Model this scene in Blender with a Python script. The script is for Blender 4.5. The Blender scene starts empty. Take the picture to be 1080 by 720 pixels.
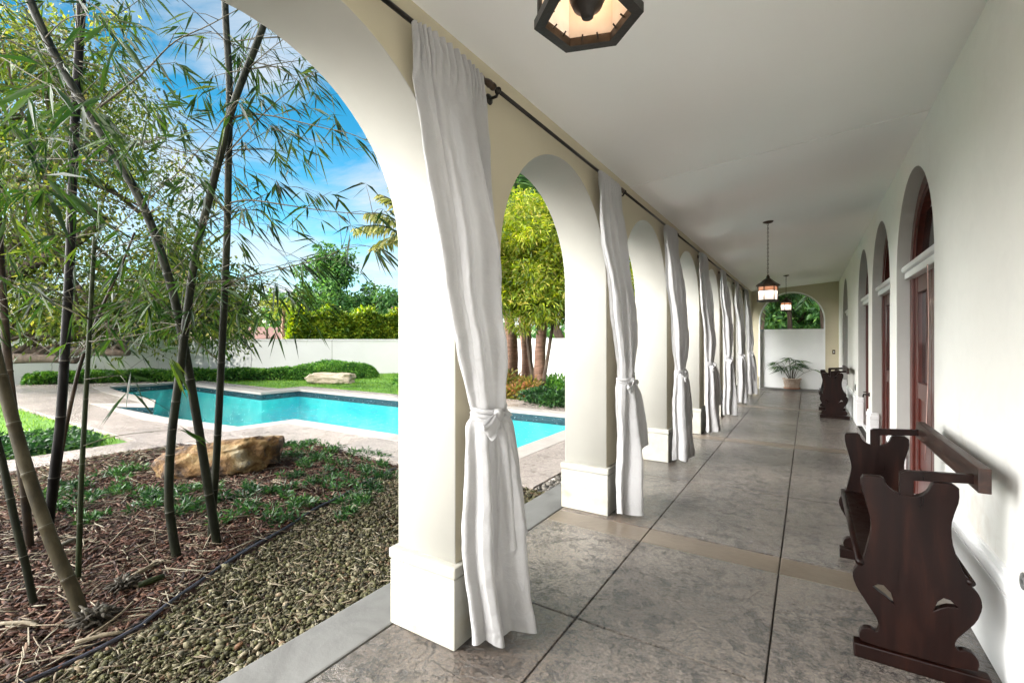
import bpy, bmesh, math, random
import numpy as np
from mathutils import Vector, Matrix
random.seed(7)
rng = np.random.default_rng(11)
scene = bpy.context.scene
COL = scene.collection
PI = math.pi

# ------------------------------------------------------------------ camera frame (also used to place garden things in 3D)
F_PX, VPX, VPY, CAM_H = 490.0, 852.0, 358.0, 1.5
YAW = math.atan((VPX - 540) / F_PX)
SN, CS = math.sin(YAW), math.cos(YAW)

def at(u, v, d):
    """point at forward distance d along the sight line of (u, v)"""
    a = (u - 540) / F_PX
    b = (VPY - v) / F_PX
    return Vector(((-SN + CS * a) * d, (CS + SN * a) * d, CAM_H + b * d))

def on_ground(u, v, z=-0.08):
    return at(u, v, (CAM_H - z) * F_PX / (v - VPY))

# ------------------------------------------------------------------ materials
def new_mat(name):
    m = bpy.data.materials.new(name)
    m.use_nodes = True
    nt = m.node_tree
    for n in list(nt.nodes):
        nt.nodes.remove(n)
    out = nt.nodes.new('ShaderNodeOutputMaterial')
    return m, nt, out

def N(nt, typ, **kw):
    n = nt.nodes.new(typ)
    for k, v in kw.items():
        if k.startswith('i_'):
            key = k[2:]
            key = int(key) if key.isdigit() else key.replace('_', ' ')
            n.inputs[key].default_value = v
        else:
            setattr(n, k, v)
    return n

def ramp(nt, stops, interp='LINEAR'):
    r = nt.nodes.new('ShaderNodeValToRGB')
    r.color_ramp.interpolation = interp
    el = r.color_ramp.elements
    while len(el) > len(stops):
        el.remove(el[-1])
    while len(el) < len(stops):
        el.new(0.5)
    for e, (p, c) in zip(el, stops):
        e.position = p
        e.color = c if len(c) == 4 else (*c, 1)
    return r

def coords(nt, scale=(1, 1, 1)):
    tc = nt.nodes.new('ShaderNodeTexCoord')
    mp = nt.nodes.new('ShaderNodeMapping')
    mp.inputs['Scale'].default_value = scale
    nt.links.new(tc.outputs['Object'], mp.inputs['Vector'])
    return mp.outputs['Vector']

def surf(name, stops, scale=3.0, rough=0.7, bump=0.1, bump_scale=40.0, detail=6, stretch=(1, 1, 1), metallic=0.0,
         spec=0.4, coat=0.0, rough_var=0.0, bump_dist=0.01, distort=0.0):
    m, nt, out = new_mat(name)
    L = nt.links.new
    vec = coords(nt, stretch)
    n1 = N(nt, 'ShaderNodeTexNoise', i_Scale=scale, i_Detail=detail, i_Roughness=0.6, i_Distortion=distort)
    L(vec, n1.inputs['Vector'])
    r = ramp(nt, stops)
    L(n1.outputs['Fac'], r.inputs['Fac'])
    p = N(nt, 'ShaderNodeBsdfPrincipled', i_Roughness=rough, i_Metallic=metallic)
    p.inputs['Specular IOR Level'].default_value = spec
    p.inputs['Coat Weight'].default_value = coat
    L(r.outputs['Color'], p.inputs['Base Color'])
    if rough_var:
        mr = N(nt, 'ShaderNodeMapRange', i_From_Min=0.3, i_From_Max=0.7, i_To_Min=rough - rough_var, i_To_Max=rough + rough_var)
        L(n1.outputs['Fac'], mr.inputs['Value'])
        L(mr.outputs['Result'], p.inputs['Roughness'])
    if bump:
        n2 = N(nt, 'ShaderNodeTexNoise', i_Scale=bump_scale, i_Detail=5, i_Roughness=0.6)
        L(vec, n2.inputs['Vector'])
        b = N(nt, 'ShaderNodeBump', i_Strength=bump, i_Distance=bump_dist)
        L(n2.outputs['Fac'], b.inputs['Height'])
        L(b.outputs['Normal'], p.inputs['Normal'])
    L(p.outputs['BSDF'], out.inputs['Surface'])
    return m

def leafmat(name, stops, trans=0.45, rough=0.45, spec=0.3, clump=1.6):
    """colour varies leaf by leaf; some light passes through"""
    m, nt, out = new_mat(name)
    L = nt.links.new
    g = nt.nodes.new('ShaderNodeNewGeometry')
    r = ramp(nt, stops)
    L(g.outputs['Random Per Island'], r.inputs['Fac'])
    p = N(nt, 'ShaderNodeBsdfPrincipled', i_Roughness=rough)
    p.inputs['Specular IOR Level'].default_value = spec
    vec = coords(nt)
    cn_ = N(nt, 'ShaderNodeTexNoise', i_Scale=clump, i_Detail=3, i_Roughness=0.6)
    L(vec, cn_.inputs['Vector'])
    vm = N(nt, 'ShaderNodeMapRange', i_From_Min=0.34, i_From_Max=0.64, i_To_Min=0.40, i_To_Max=1.25)
    L(cn_.outputs['Fac'], vm.inputs['Value'])
    hm = N(nt, 'ShaderNodeMapRange', i_From_Min=0.34, i_From_Max=0.64, i_To_Min=0.525, i_To_Max=0.495)
    L(cn_.outputs['Fac'], hm.inputs['Value'])
    h0 = nt.nodes.new('ShaderNodeHueSaturation')
    L(vm.outputs['Result'], h0.inputs['Value']); L(hm.outputs['Result'], h0.inputs['Hue']); L(r.outputs['Color'], h0.inputs['Color'])
    L(h0.outputs['Color'], p.inputs['Base Color'])
    t = nt.nodes.new('ShaderNodeBsdfTranslucent')
    hs = N(nt, 'ShaderNodeHueSaturation', i_Hue=0.485, i_Saturation=1.1, i_Value=1.5)
    L(h0.outputs['Color'], hs.inputs['Color'])
    L(hs.outputs['Color'], t.inputs['Color'])
    mx = N(nt, 'ShaderNodeMixShader')
    mx.inputs[0].default_value = trans
    L(p.outputs['BSDF'], mx.inputs[1])
    L(t.outputs['BSDF'], mx.inputs[2])
    L(mx.outputs['Shader'], out.inputs['Surface'])
    return m

def chipmat(name, stops, rough=0.8, bump=0.3, bs=60):
    m, nt, out = new_mat(name)
    L = nt.links.new
    g = nt.nodes.new('ShaderNodeNewGeometry')
    r = ramp(nt, stops)
    L(g.outputs['Random Per Island'], r.inputs['Fac'])
    vec = coords(nt)
    n = N(nt, 'ShaderNodeTexNoise', i_Scale=bs, i_Detail=4)
    L(vec, n.inputs['Vector'])
    mr = N(nt, 'ShaderNodeMapRange', i_From_Min=0.3, i_From_Max=0.7, i_To_Min=0.65, i_To_Max=1.25)
    L(n.outputs['Fac'], mr.inputs['Value'])
    mul = N(nt, 'ShaderNodeVectorMath', operation='SCALE')
    L(r.outputs['Color'], mul.inputs[0])
    L(mr.outputs['Result'], mul.inputs['Scale'])
    p = N(nt, 'ShaderNodeBsdfPrincipled', i_Roughness=rough)
    p.inputs['Specular IOR Level'].default_value = 0.3
    L(mul.outputs[0], p.inputs['Base Color'])
    b = N(nt, 'ShaderNodeBump', i_Strength=bump, i_Distance=0.004)
    L(n.outputs['Fac'], b.inputs['Height'])
    L(b.outputs['Normal'], p.inputs['Normal'])
    L(p.outputs['BSDF'], out.inputs['Surface'])
    return m

M = {}
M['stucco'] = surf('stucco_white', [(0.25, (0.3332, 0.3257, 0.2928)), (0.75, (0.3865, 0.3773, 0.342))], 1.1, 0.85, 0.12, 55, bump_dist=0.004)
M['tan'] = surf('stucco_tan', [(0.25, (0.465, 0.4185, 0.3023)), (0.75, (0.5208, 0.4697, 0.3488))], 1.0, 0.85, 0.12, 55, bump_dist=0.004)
M['offwhite'] = surf('stucco_offwhite', [(0.25, (0.8774, 0.8639, 0.8112)), (0.75, (0.93, 0.9169, 0.8632))], 0.7, 0.8, 0.10, 50, bump_dist=0.004)
def scuffed(name, top, low):
    m, nt, out = new_mat(name)
    L = nt.links.new
    vec = coords(nt)
    n1 = N(nt, 'ShaderNodeTexNoise', i_Scale=1.1, i_Detail=8, i_Roughness=0.62)
    L(vec, n1.inputs['Vector'])
    n3 = N(nt, 'ShaderNodeTexNoise', i_Scale=7.0, i_Detail=7, i_Roughness=0.7, i_Distortion=0.8)
    L(vec, n3.inputs['Vector'])
    sx = nt.nodes.new('ShaderNodeSeparateXYZ'); L(vec, sx.inputs['Vector'])
    mr = N(nt, 'ShaderNodeMapRange', i_From_Min=0.35, i_From_Max=1.4, i_To_Min=0.20, i_To_Max=-0.02)
    L(sx.outputs['Z'], mr.inputs['Value'])
    ad = N(nt, 'ShaderNodeMath', operation='MULTIPLY_ADD'); ad.inputs[1].default_value = 0.5
    L(n3.outputs['Fac'], ad.inputs[0]); L(mr.outputs['Result'], ad.inputs[2])
    ad2 = N(nt, 'ShaderNodeMath', operation='MULTIPLY_ADD'); ad2.inputs[1].default_value = 0.5
    L(n1.outputs['Fac'], ad2.inputs[0]); L(ad.outputs[0], ad2.inputs[2])
    r = ramp(nt, [(0.40, top), (0.60, tuple(c * 0.955 for c in top)), (0.80, low)])
    L(ad2.outputs[0], r.inputs['Fac'])
    p = N(nt, 'ShaderNodeBsdfPrincipled', i_Roughness=0.75)
    p.inputs['Specular IOR Level'].default_value = 0.35
    L(r.outputs['Color'], p.inputs['Base Color'])
    n2 = N(nt, 'ShaderNodeTexNoise', i_Scale=26, i_Detail=6, i_Roughness=0.6)
    L(vec, n2.inputs['Vector'])
    mx = N(nt, 'ShaderNodeMath', operation='MULTIPLY_ADD'); mx.inputs[1].default_value = 2.0
    L(n3.outputs['Fac'], mx.inputs[0]); L(n2.outputs['Fac'], mx.inputs[2])
    b = N(nt, 'ShaderNodeBump', i_Strength=0.16, i_Distance=0.006)
    L(mx.outputs[0], b.inputs['Height']); L(b.outputs['Normal'], p.inputs['Normal'])
    L(p.outputs['BSDF'], out.inputs['Surface'])
    return m
M['offwhite'] = scuffed('stucco_offwhite_scuffed', (0.86, 0.85, 0.81), (0.68, 0.63, 0.56))
M['ceil'] = surf('ceiling_paint', [(0.25, (0.8944, 0.8944, 0.8788)), (0.75, (0.93, 0.93, 0.9256))], 0.5, 0.85, 0.05, 60, bump_dist=0.003)
M['trim'] = surf('trim_white', [(0.3, (0.78, 0.79, 0.79)), (0.7, (0.84, 0.845, 0.845))], 2.0, 0.55, 0.05, 60, bump_dist=0.003)
M['reveal_shade'] = surf('reveal_shade_grey', [(0.25, (0.42, 0.42, 0.40)), (0.75, (0.50, 0.50, 0.475))], 1.4, 0.85, 0.12, 55, bump_dist=0.004)  # shade inside the door openings is put into this greyer colour
M['metal'] = surf('black_iron', [(0.3, (0.012, 0.011, 0.010)), (0.7, (0.035, 0.03, 0.026))], 14, 0.42, 0.25, 90, metallic=0.5, bump_dist=0.003)
M['bronze'] = surf('dark_bronze', [(0.3, (0.03, 0.02, 0.014)), (0.7, (0.09, 0.06, 0.042))], 16, 0.45, 0.2, 80, metallic=0.6, bump_dist=0.003)
M['redwood'] = surf('red_mahogany', [(0.3, (0.0405, 0.0068, 0.0039)), (0.7, (0.1035, 0.0167, 0.0093))], 3.0, 0.38, 0.15, 30, stretch=(12, 12, 0.7), bump_dist=0.002, coat=0.2)
M['darkwood'] = surf('dark_walnut', [(0.3, (0.0035, 0.001, 0.0007)), (0.55, (0.0083, 0.0021, 0.0012)), (0.75, (0.0188, 0.0051, 0.0025))], 2.2, 0.36, 0.2, 26, stretch=(8, 8, 0.9), bump_dist=0.0015, coat=0.0, spec=0.16, rough_var=0.1, distort=0.5)
M['railwood'] = surf('worn_walnut', [(0.3, (0.0081, 0.0031, 0.002)), (0.55, (0.0252, 0.0098, 0.0064)), (0.75, (0.0554, 0.0259, 0.0166))], 2.5, 0.45, 0.2, 24, stretch=(9, 0.9, 9), bump_dist=0.0015, rough_var=0.1, distort=0.6)
M['cover_glass'] = surf('dark_glass', [(0.3, (0.01, 0.01, 0.01)), (0.7, (0.02, 0.02, 0.022))], 2, 0.06, 0, spec=0.6)

# stained plinth paint: cream patches creeping up from the floor and along edges
def plinth_mat():
    m, nt, out = new_mat('plinth_paint')
    L = nt.links.new
    vec = coords(nt)
    n1 = N(nt, 'ShaderNodeTexNoise', i_Scale=5.5, i_Detail=7, i_Roughness=0.65)
    L(vec, n1.inputs['Vector'])
    sx = nt.nodes.new('ShaderNodeSeparateXYZ')
    L(vec, sx.inputs['Vector'])
    mr = N(nt, 'ShaderNodeMapRange', i_From_Min=-2.05, i_From_Max=0.4, i_To_Min=0.36, i_To_Max=-0.05)
    sxx = N(nt, 'ShaderNodeMath', operation='ADD')
    L(sx.outputs['X'], sxx.inputs[0])
    L(sx.outputs['Z'], sxx.inputs[1])
    L(sxx.outputs[0], mr.inputs['Value'])
    ad = N(nt, 'ShaderNodeMath', operation='ADD')
    L(n1.outputs['Fac'], ad.inputs[0])
    L(mr.outputs['Result'], ad.inputs[1])
    r = ramp(nt, [(0.42, (0.29, 0.285, 0.255)), (0.62, (0.275, 0.26, 0.212)), (0.76, (0.235, 0.19, 0.12)), (0.92, (0.17, 0.12, 0.06))])
    L(ad.outputs[0], r.inputs['Fac'])
    p = N(nt, 'ShaderNodeBsdfPrincipled', i_Roughness=0.6)
    L(r.outputs['Color'], p.inputs['Base Color'])
    n2 = N(nt, 'ShaderNodeTexNoise', i_Scale=45, i_Detail=4)
    L(vec, n2.inputs['Vector'])
    b = N(nt, 'ShaderNodeBump', i_Strength=0.12, i_Distance=0.004)
    L(n2.outputs['Fac'], b.inputs['Height'])
    L(b.outputs['Normal'], p.inputs['Normal'])
    L(p.outputs['BSDF'], out.inputs['Surface'])
    return m
M['plinth'] = plinth_mat()

# stamped slate-textured concrete
def floor_mat(name, light, dark, stain=True, bump=0.8, tint=1.0):
    m, nt, out = new_mat(name)
    L = nt.links.new
    vec = coords(nt)
    warp = N(nt, 'ShaderNodeTexNoise', i_Scale=1.7, i_Detail=8, i_Roughness=0.6, i_Distortion=0.25)
    L(vec, warp.inputs['Vector'])
    # cleft layers: the same noise cut at several levels gives stepped, ragged plates
    layers = None; lines = None
    for lev, wgt in ((0.40, 0.5), (0.46, 0.6), (0.515, 0.8), (0.57, 0.6), (0.63, 0.5)):
        q = N(nt, 'ShaderNodeMapRange', i_From_Min=lev - 0.005, i_From_Max=lev + 0.005, i_To_Min=0.0, i_To_Max=wgt)
        q.interpolation_type = 'SMOOTHSTEP'
        L(warp.outputs['Fac'], q.inputs['Value'])
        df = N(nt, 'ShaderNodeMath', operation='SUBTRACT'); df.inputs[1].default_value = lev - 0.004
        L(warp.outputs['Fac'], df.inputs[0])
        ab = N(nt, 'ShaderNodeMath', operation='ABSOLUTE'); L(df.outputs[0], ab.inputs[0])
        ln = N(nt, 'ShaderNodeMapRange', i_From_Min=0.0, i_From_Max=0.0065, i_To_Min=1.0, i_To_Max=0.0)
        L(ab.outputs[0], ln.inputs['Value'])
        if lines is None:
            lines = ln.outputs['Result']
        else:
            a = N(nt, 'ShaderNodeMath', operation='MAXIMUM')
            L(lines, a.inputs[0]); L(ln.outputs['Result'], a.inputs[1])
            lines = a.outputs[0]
        if layers is None:
            layers = q.outputs['Result']
        else:
            a = N(nt, 'ShaderNodeMath', operation='ADD')
            L(layers, a.inputs[0]); L(q.outputs['Result'], a.inputs[1])
            layers = a.outputs[0]
    mid = N(nt, 'ShaderNodeTexNoise', i_Scale=11.0, i_Detail=9, i_Roughness=0.72, i_Distortion=0.25)
    L(vec, mid.inputs['Vector'])
    fine = N(nt, 'ShaderNodeTexNoise', i_Scale=55.0, i_Detail=5, i_Roughness=0.7)
    L(vec, fine.inputs['Vector'])
    reg = N(nt, 'ShaderNodeTexNoise', i_Scale=2.6, i_Detail=4, i_Roughness=0.65)
    L(vec, reg.inputs['Vector'])
    pa = N(nt, 'ShaderNodeMapRange', i_From_Min=0.50, i_From_Max=0.58, i_To_Min=0.0, i_To_Max=1.0)
    L(mid.outputs['Fac'], pa.inputs['Value'])
    pb = N(nt, 'ShaderNodeMapRange', i_From_Min=0.44, i_From_Max=0.56, i_To_Min=0.15, i_To_Max=1.0)
    L(reg.outputs['Fac'], pb.inputs['Value'])
    pit = N(nt, 'ShaderNodeMath', operation='MULTIPLY')
    L(pa.outputs['Result'], pit.inputs[0]); L(pb.outputs['Result'], pit.inputs[1])
    h1 = N(nt, 'ShaderNodeMath', operation='MULTIPLY_ADD'); h1.inputs[1].default_value = -0.55
    L(pit.outputs[0], h1.inputs[0]); L(layers, h1.inputs[2])
    h2 = N(nt, 'ShaderNodeMath', operation='MULTIPLY_ADD'); h2.inputs[1].default_value = 0.35
    L(fine.outputs['Fac'], h2.inputs[0]); L(h1.outputs[0], h2.inputs[2])
    h3 = N(nt, 'ShaderNodeMath', operation='MULTIPLY_ADD'); h3.inputs[1].default_value = 0.9
    L(mid.outputs['Fac'], h3.inputs[0]); L(h2.outputs[0], h3.inputs[2])
    bp = N(nt, 'ShaderNodeBump', i_Strength=bump, i_Distance=0.06)
    L(h3.outputs[0], bp.inputs['Height'])
    big = N(nt, 'ShaderNodeTexNoise', i_Scale=0.8, i_Detail=4, i_Roughness=0.6)
    L(vec, big.inputs['Vector'])
    mixf = N(nt, 'ShaderNodeMath', operation='MULTIPLY_ADD'); mixf.inputs[1].default_value = 0.5
    L(fine.outputs['Fac'], mixf.inputs[0])
    half = N(nt, 'ShaderNodeMath', operation='MULTIPLY'); half.inputs[1].default_value = 0.5
    L(big.outputs['Fac'], half.inputs[0])
    L(half.outputs[0], mixf.inputs[2])
    pm = N(nt, 'ShaderNodeMath', operation='MULTIPLY_ADD'); pm.inputs[1].default_value = -0.13
    L(pit.outputs[0], pm.inputs[0]); L(mixf.outputs[0], pm.inputs[2])
    lg = N(nt, 'ShaderNodeMath', operation='MULTIPLY')          # dark lines paint shade into the cleft edges, fading in and out
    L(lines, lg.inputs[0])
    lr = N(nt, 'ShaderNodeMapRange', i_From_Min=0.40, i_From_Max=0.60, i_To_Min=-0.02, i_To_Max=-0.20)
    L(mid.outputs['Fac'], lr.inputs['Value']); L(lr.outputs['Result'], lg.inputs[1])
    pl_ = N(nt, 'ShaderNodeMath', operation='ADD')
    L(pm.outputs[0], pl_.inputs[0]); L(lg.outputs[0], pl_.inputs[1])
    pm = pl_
    cr = ramp(nt, [(0.30, dark), (0.44, tuple(0.45 * a + 0.55 * b for a, b in zip(light, dark))), (0.58, light)])
    L(pm.outputs[0], cr.inputs['Fac'])
    gi = nt.nodes.new('ShaderNodeNewGeometry')              # every slab has its own tone
    ti = N(nt, 'ShaderNodeMapRange', i_To_Min=0.86, i_To_Max=1.16)
    L(gi.outputs['Random Per Island'], ti.inputs['Value'])
    tv = N(nt, 'ShaderNodeVectorMath', operation='SCALE')
    L(cr.outputs['Color'], tv.inputs[0]); L(ti.outputs['Result'], tv.inputs['Scale'])
    col = tv.outputs[0]
    p = N(nt, 'ShaderNodeBsdfPrincipled', i_Roughness=0.23)
    p.inputs['Specular IOR Level'].default_value = 0.7
    if stain:
        # damp brown patches round the feet of the columns, every 2.03 m
        sp = nt.nodes.new('ShaderNodeSeparateXYZ')
        L(vec, sp.inputs['Vector'])
        ym = N(nt, 'ShaderNodeMath', operation='SUBTRACT'); ym.inputs[1].default_value = 1.86 - 1.015
        L(sp.outputs['Y'], ym.inputs[0])
        md = N(nt, 'ShaderNodeMath', operation='FLOORED_MODULO'); md.inputs[1].default_value = 2.03
        L(ym.outputs[0], md.inputs[0])
        sb = N(nt, 'ShaderNodeMath', operation='SUBTRACT'); sb.inputs[1].default_value = 1.015
        L(md.outputs[0], sb.inputs[0])
        dy = N(nt, 'ShaderNodeMath', operation='ABSOLUTE'); L(sb.outputs[0], dy.inputs[0])
        dx = N(nt, 'ShaderNodeMath', operation='ADD'); dx.inputs[1].default_value = 1.5
        L(sp.outputs['X'], dx.inputs[0])
        dxa = N(nt, 'ShaderNodeMath', operation='ABSOLUTE'); L(dx.outputs[0], dxa.inputs[0])
        mxd = N(nt, 'ShaderNodeMath', operation='SMOOTH_MAX'); mxd.inputs[2].default_value = 0.25
        L(dy.outputs[0], mxd.inputs[0]); L(dxa.outputs[0], mxd.inputs[1])
        nz = N(nt, 'ShaderNodeMath', operation='MULTIPLY_ADD'); nz.inputs[1].default_value = 0.35
        L(mid.outputs['Fac'], nz.inputs[0]); L(mxd.outputs[0], nz.inputs[2])
        sm = N(nt, 'ShaderNodeMapRange', i_From_Min=0.42, i_From_Max=0.78, i_To_Min=0.8, i_To_Max=0.0)
        L(nz.outputs[0], sm.inputs['Value'])
        mx = N(nt, 'ShaderNodeMix', data_type='RGBA', blend_type='MULTIPLY')
        L(sm.outputs['Result'], mx.inputs[0])
        L(col, mx.inputs[6])
        mx.inputs[7].default_value = (0.50, 0.37, 0.25, 1)
        col = mx.outputs[2]
        rr = N(nt, 'ShaderNodeMapRange', i_From_Min=0.0, i_From_Max=0.8, i_To_Min=0.23, i_To_Max=0.19)
        L(sm.outputs['Result'], rr.inputs['Value'])
        L(rr.outputs['Result'], p.inputs['Roughness'])
    L(col, p.inputs['Base Color'])
    if stain:                       # thin sealer film, smoother than the stone under it
        p.inputs['Coat Weight'].default_value = 0.7
        p.inputs['Coat Roughness'].default_value = 0.14
        b2 = N(nt, 'ShaderNodeBump', i_Strength=0.5, i_Distance=0.014)
        L(h3.outputs[0], b2.inputs['Height']); L(b2.outputs['Normal'], p.inputs['Coat Normal'])
    L(bp.outputs['Normal'], p.inputs['Normal'])
    L(p.outputs['BSDF'], out.inputs['Surface'])
    return m
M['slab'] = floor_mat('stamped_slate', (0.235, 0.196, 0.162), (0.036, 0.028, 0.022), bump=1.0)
M['band'] = surf('floor_band', [(0.3, (0.1105, 0.0885, 0.0673)), (0.7, (0.1615, 0.1328, 0.1023))], 2.5, 0.33, 0.35, 22, bump_dist=0.006)
M['kerb'] = surf('kerb_concrete', [(0.3, (0.079, 0.0764, 0.0711)), (0.5, (0.1212, 0.1186, 0.1107)), (0.75, (0.1476, 0.1449, 0.137))], 2.6, 0.6, 0.3, 30, bump_dist=0.005, distort=1.0)
M['bounce_slab'] = surf('bounce_slab_pale', [(0.3, (0.62, 0.60, 0.56)), (0.7, (0.74, 0.72, 0.68))], 3, 0.8, 0.2, 25)
M['joint'] = surf('joint_dark', [(0.3, (0.03, 0.028, 0.025)), (0.7, (0.07, 0.062, 0.055))], 8, 0.9, 0)
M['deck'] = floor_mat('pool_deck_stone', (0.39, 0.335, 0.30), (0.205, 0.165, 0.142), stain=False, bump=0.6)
M['coping'] = surf('coping_stone', [(0.3, (0.2669, 0.2398, 0.214)), (0.7, (0.3337, 0.3044, 0.2764))], 3, 0.7, 0.3, 25)
M['path'] = surf('path_concrete', [(0.3, (0.204, 0.1836, 0.1683)), (0.7, (0.2652, 0.2448, 0.2295))], 3, 0.8, 0.3, 30)
M['soil'] = surf('bed_soil', [(0.3, (0.021, 0.0108, 0.0072)), (0.6, (0.051, 0.024, 0.0156)), (0.8, (0.084, 0.045, 0.03))], 14, 0.95, 0.8, 55, bump_dist=0.02)
M['lawn'] = surf('lawn_turf', [(0.3, (0.06, 0.15, 0.012)), (0.7, (0.13, 0.27, 0.03))], 3, 0.9, 0.7, 90, bump_dist=0.03)
M['earth'] = surf('earth', [(0.3, (0.05, 0.06, 0.02)), (0.7, (0.10, 0.10, 0.045))], 0.8, 0.95, 0.5, 20, bump_dist=0.02)
M['wallw'] = surf('garden_wall_paint', [(0.3, (0.4906, 0.4906, 0.4906)), (0.7, (0.5437, 0.5437, 0.5437))], 0.8, 0.85, 0.2, 30, bump_dist=0.006)
M['plaster'] = surf('pool_plaster', [(0.35, (0.0208, 0.552, 0.6496)), (0.5, (0.0624, 0.792, 0.784)), (0.65, (0.208, 0.93, 0.896))], 0.8, 0.7, 0)
M['tile'] = surf('pool_tile', [(0.4, (0.008, 0.03, 0.045)), (0.6, (0.03, 0.10, 0.12))], 20, 0.25, 0)
M['fabric'] = None
M['bark'] = surf('tree_bark', [(0.3, (0.0303, 0.0209, 0.0143)), (0.6, (0.0715, 0.0495, 0.0341)), (0.8, (0.11, 0.0825, 0.0605))], 9, 0.9, 0.8, 30, stretch=(1, 1, 0.4), bump_dist=0.02)
M['palmbark'] = surf('palm_bark', [(0.3, (0.14, 0.075, 0.05)), (0.6, (0.29, 0.17, 0.12)), (0.8, (0.42, 0.28, 0.2))], 5, 0.9, 0.8, 16, stretch=(0.6, 0.6, 4), bump_dist=0.02)
M['twig'] = surf('twig_bark', [(0.3, (0.03, 0.026, 0.016)), (0.7, (0.085, 0.072, 0.04))], 20, 0.7, 0.2, 60)

def bamboo_mat(name, c1, c2, c3):
    m, nt, out = new_mat(name)
    L = nt.links.new
    vec = coords(nt, (1, 1, 0.5))
    n = N(nt, 'ShaderNodeTexNoise', i_Scale=9, i_Detail=7, i_Roughness=0.65)
    L(vec, n.inputs['Vector'])
    r = ramp(nt, [(0.34, c1), (0.52, c2), (0.68, c3)])
    L(n.outputs['Fac'], r.inputs['Fac'])
    p = N(nt, 'ShaderNodeBsdfPrincipled', i_Roughness=0.55)
    p.inputs['Specular IOR Level'].default_value = 0.12
    L(r.outputs['Color'], p.inputs['Base Color'])
    n2 = N(nt, 'ShaderNodeTexNoise', i_Scale=60, i_Detail=3)
    L(vec, n2.inputs['Vector'])
    b = N(nt, 'ShaderNodeBump', i_Strength=0.2, i_Distance=0.003)
    L(n2.outputs['Fac'], b.inputs['Height']); L(b.outputs['Normal'], p.inputs['Normal'])
    L(p.outputs['BSDF'], out.inputs['Surface'])
    return m
M['culm_green'] = bamboo_mat('culm_green', (0.003, 0.0035, 0.0013), (0.0069, 0.008, 0.003), (0.013, 0.0137, 0.0062))
M['culm_black'] = bamboo_mat('culm_black', (0.0013, 0.001, 0.0008), (0.0026, 0.002, 0.0016), (0.0054, 0.0044, 0.0034))
M['culm_tan'] = bamboo_mat('culm_tan', (0.0164, 0.0129, 0.0066), (0.0351, 0.0281, 0.0145), (0.0562, 0.0468, 0.0269))
M['culm_brown'] = bamboo_mat('culm_brown', (0.0067, 0.0042, 0.0023), (0.0191, 0.0124, 0.0069), (0.0324, 0.0229, 0.0133))
M['culm_fresh'] = bamboo_mat('culm_fresh', (0.0059, 0.0092, 0.0023), (0.0125, 0.0175, 0.0047), (0.0216, 0.0267, 0.0083))
M['node'] = surf('culm_node', [(0.3, (0.05, 0.046, 0.034)), (0.7, (0.11, 0.10, 0.075))], 20, 0.7, 0)
M['leaf_bamboo'] = leafmat('leaf_bamboo', [(0, (0.0082, 0.0224, 0.0049)), (0.5, (0.0184, 0.0449, 0.0073)), (0.85, (0.0367, 0.0734, 0.0102)), (1, (0.0694, 0.0898, 0.0163))], 0.5)
M['leaf_oak'] = leafmat('leaf_oak', [(0, (0.0256, 0.0453, 0.0074)), (0.4, (0.0684, 0.1059, 0.0156)), (0.75, (0.137, 0.1816, 0.0281)), (0.92, (0.2374, 0.2422, 0.0435)), (1, (0.3104, 0.2521, 0.0934))], 0.45)
M['leaf_lime'] = leafmat('leaf_lime', [(0, (0.0645, 0.1107, 0.0108)), (0.45, (0.1845, 0.249, 0.018)), (0.8, (0.3321, 0.369, 0.0315)), (1, (0.4244, 0.3506, 0.09))], 0.5)
M['leaf_mid'] = leafmat('leaf_mid', [(0, (0.025, 0.075, 0.0225)), (0.5, (0.0625, 0.1625, 0.0375)), (1, (0.15, 0.275, 0.0625))], 0.4)
M['leaf_hedge'] = leafmat('leaf_hedge', [(0, (0.05, 0.11, 0.012)), (0.5, (0.15, 0.24, 0.02)), (1, (0.33, 0.36, 0.03))], 0.4)
M['leaf_clip'] = leafmat('leaf_clip', [(0, (0.0386, 0.1229, 0.0211)), (0.6, (0.1053, 0.2633, 0.0386)), (1, (0.2457, 0.4212, 0.0702))], 0.3)
M['leaf_ground'] = leafmat('leaf_ground', [(0, (0.0088, 0.0324, 0.0082)), (0.6, (0.0221, 0.0694, 0.0163)), (1, (0.0575, 0.1387, 0.0272))], 0.25)
M['leaf_palm'] = leafmat('leaf_palm', [(0, (0.012, 0.04, 0.012)), (0.6, (0.035, 0.095, 0.022)), (1, (0.11, 0.19, 0.04))], 0.35)
M['leaf_banana'] = leafmat('leaf_banana', [(0, (0.10, 0.12, 0.03)), (0.5, (0.24, 0.24, 0.07)), (1, (0.40, 0.36, 0.16))], 0.4)
M['leaf_croton'] = leafmat('leaf_croton', [(0, (0.08, 0.12, 0.02)), (0.5, (0.24, 0.22, 0.04)), (0.8, (0.32, 0.16, 0.06)), (1, (0.40, 0.20, 0.12))], 0.4)
M['grass'] = leafmat('grass_blades', [(0, (0.05, 0.13, 0.01)), (0.6, (0.12, 0.26, 0.02)), (1, (0.24, 0.36, 0.04))], 0.35)
M['mulch'] = chipmat('mulch_chips', [(0, (0.0103, 0.0044, 0.0026)), (0.35, (0.0343, 0.012, 0.0062)), (0.65, (0.0652, 0.0237, 0.0119)), (0.85, (0.0858, 0.041, 0.0226)), (0.95, (0.1133, 0.0758, 0.0481)), (1, (0.1544, 0.12, 0.0849))], 0.85)
M['straw'] = chipmat('dry_straw', [(0, (0.0524, 0.0344, 0.0175)), (0.5, (0.1136, 0.0872, 0.0524)), (1, (0.1922, 0.1699, 0.1223))], 0.75)
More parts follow.
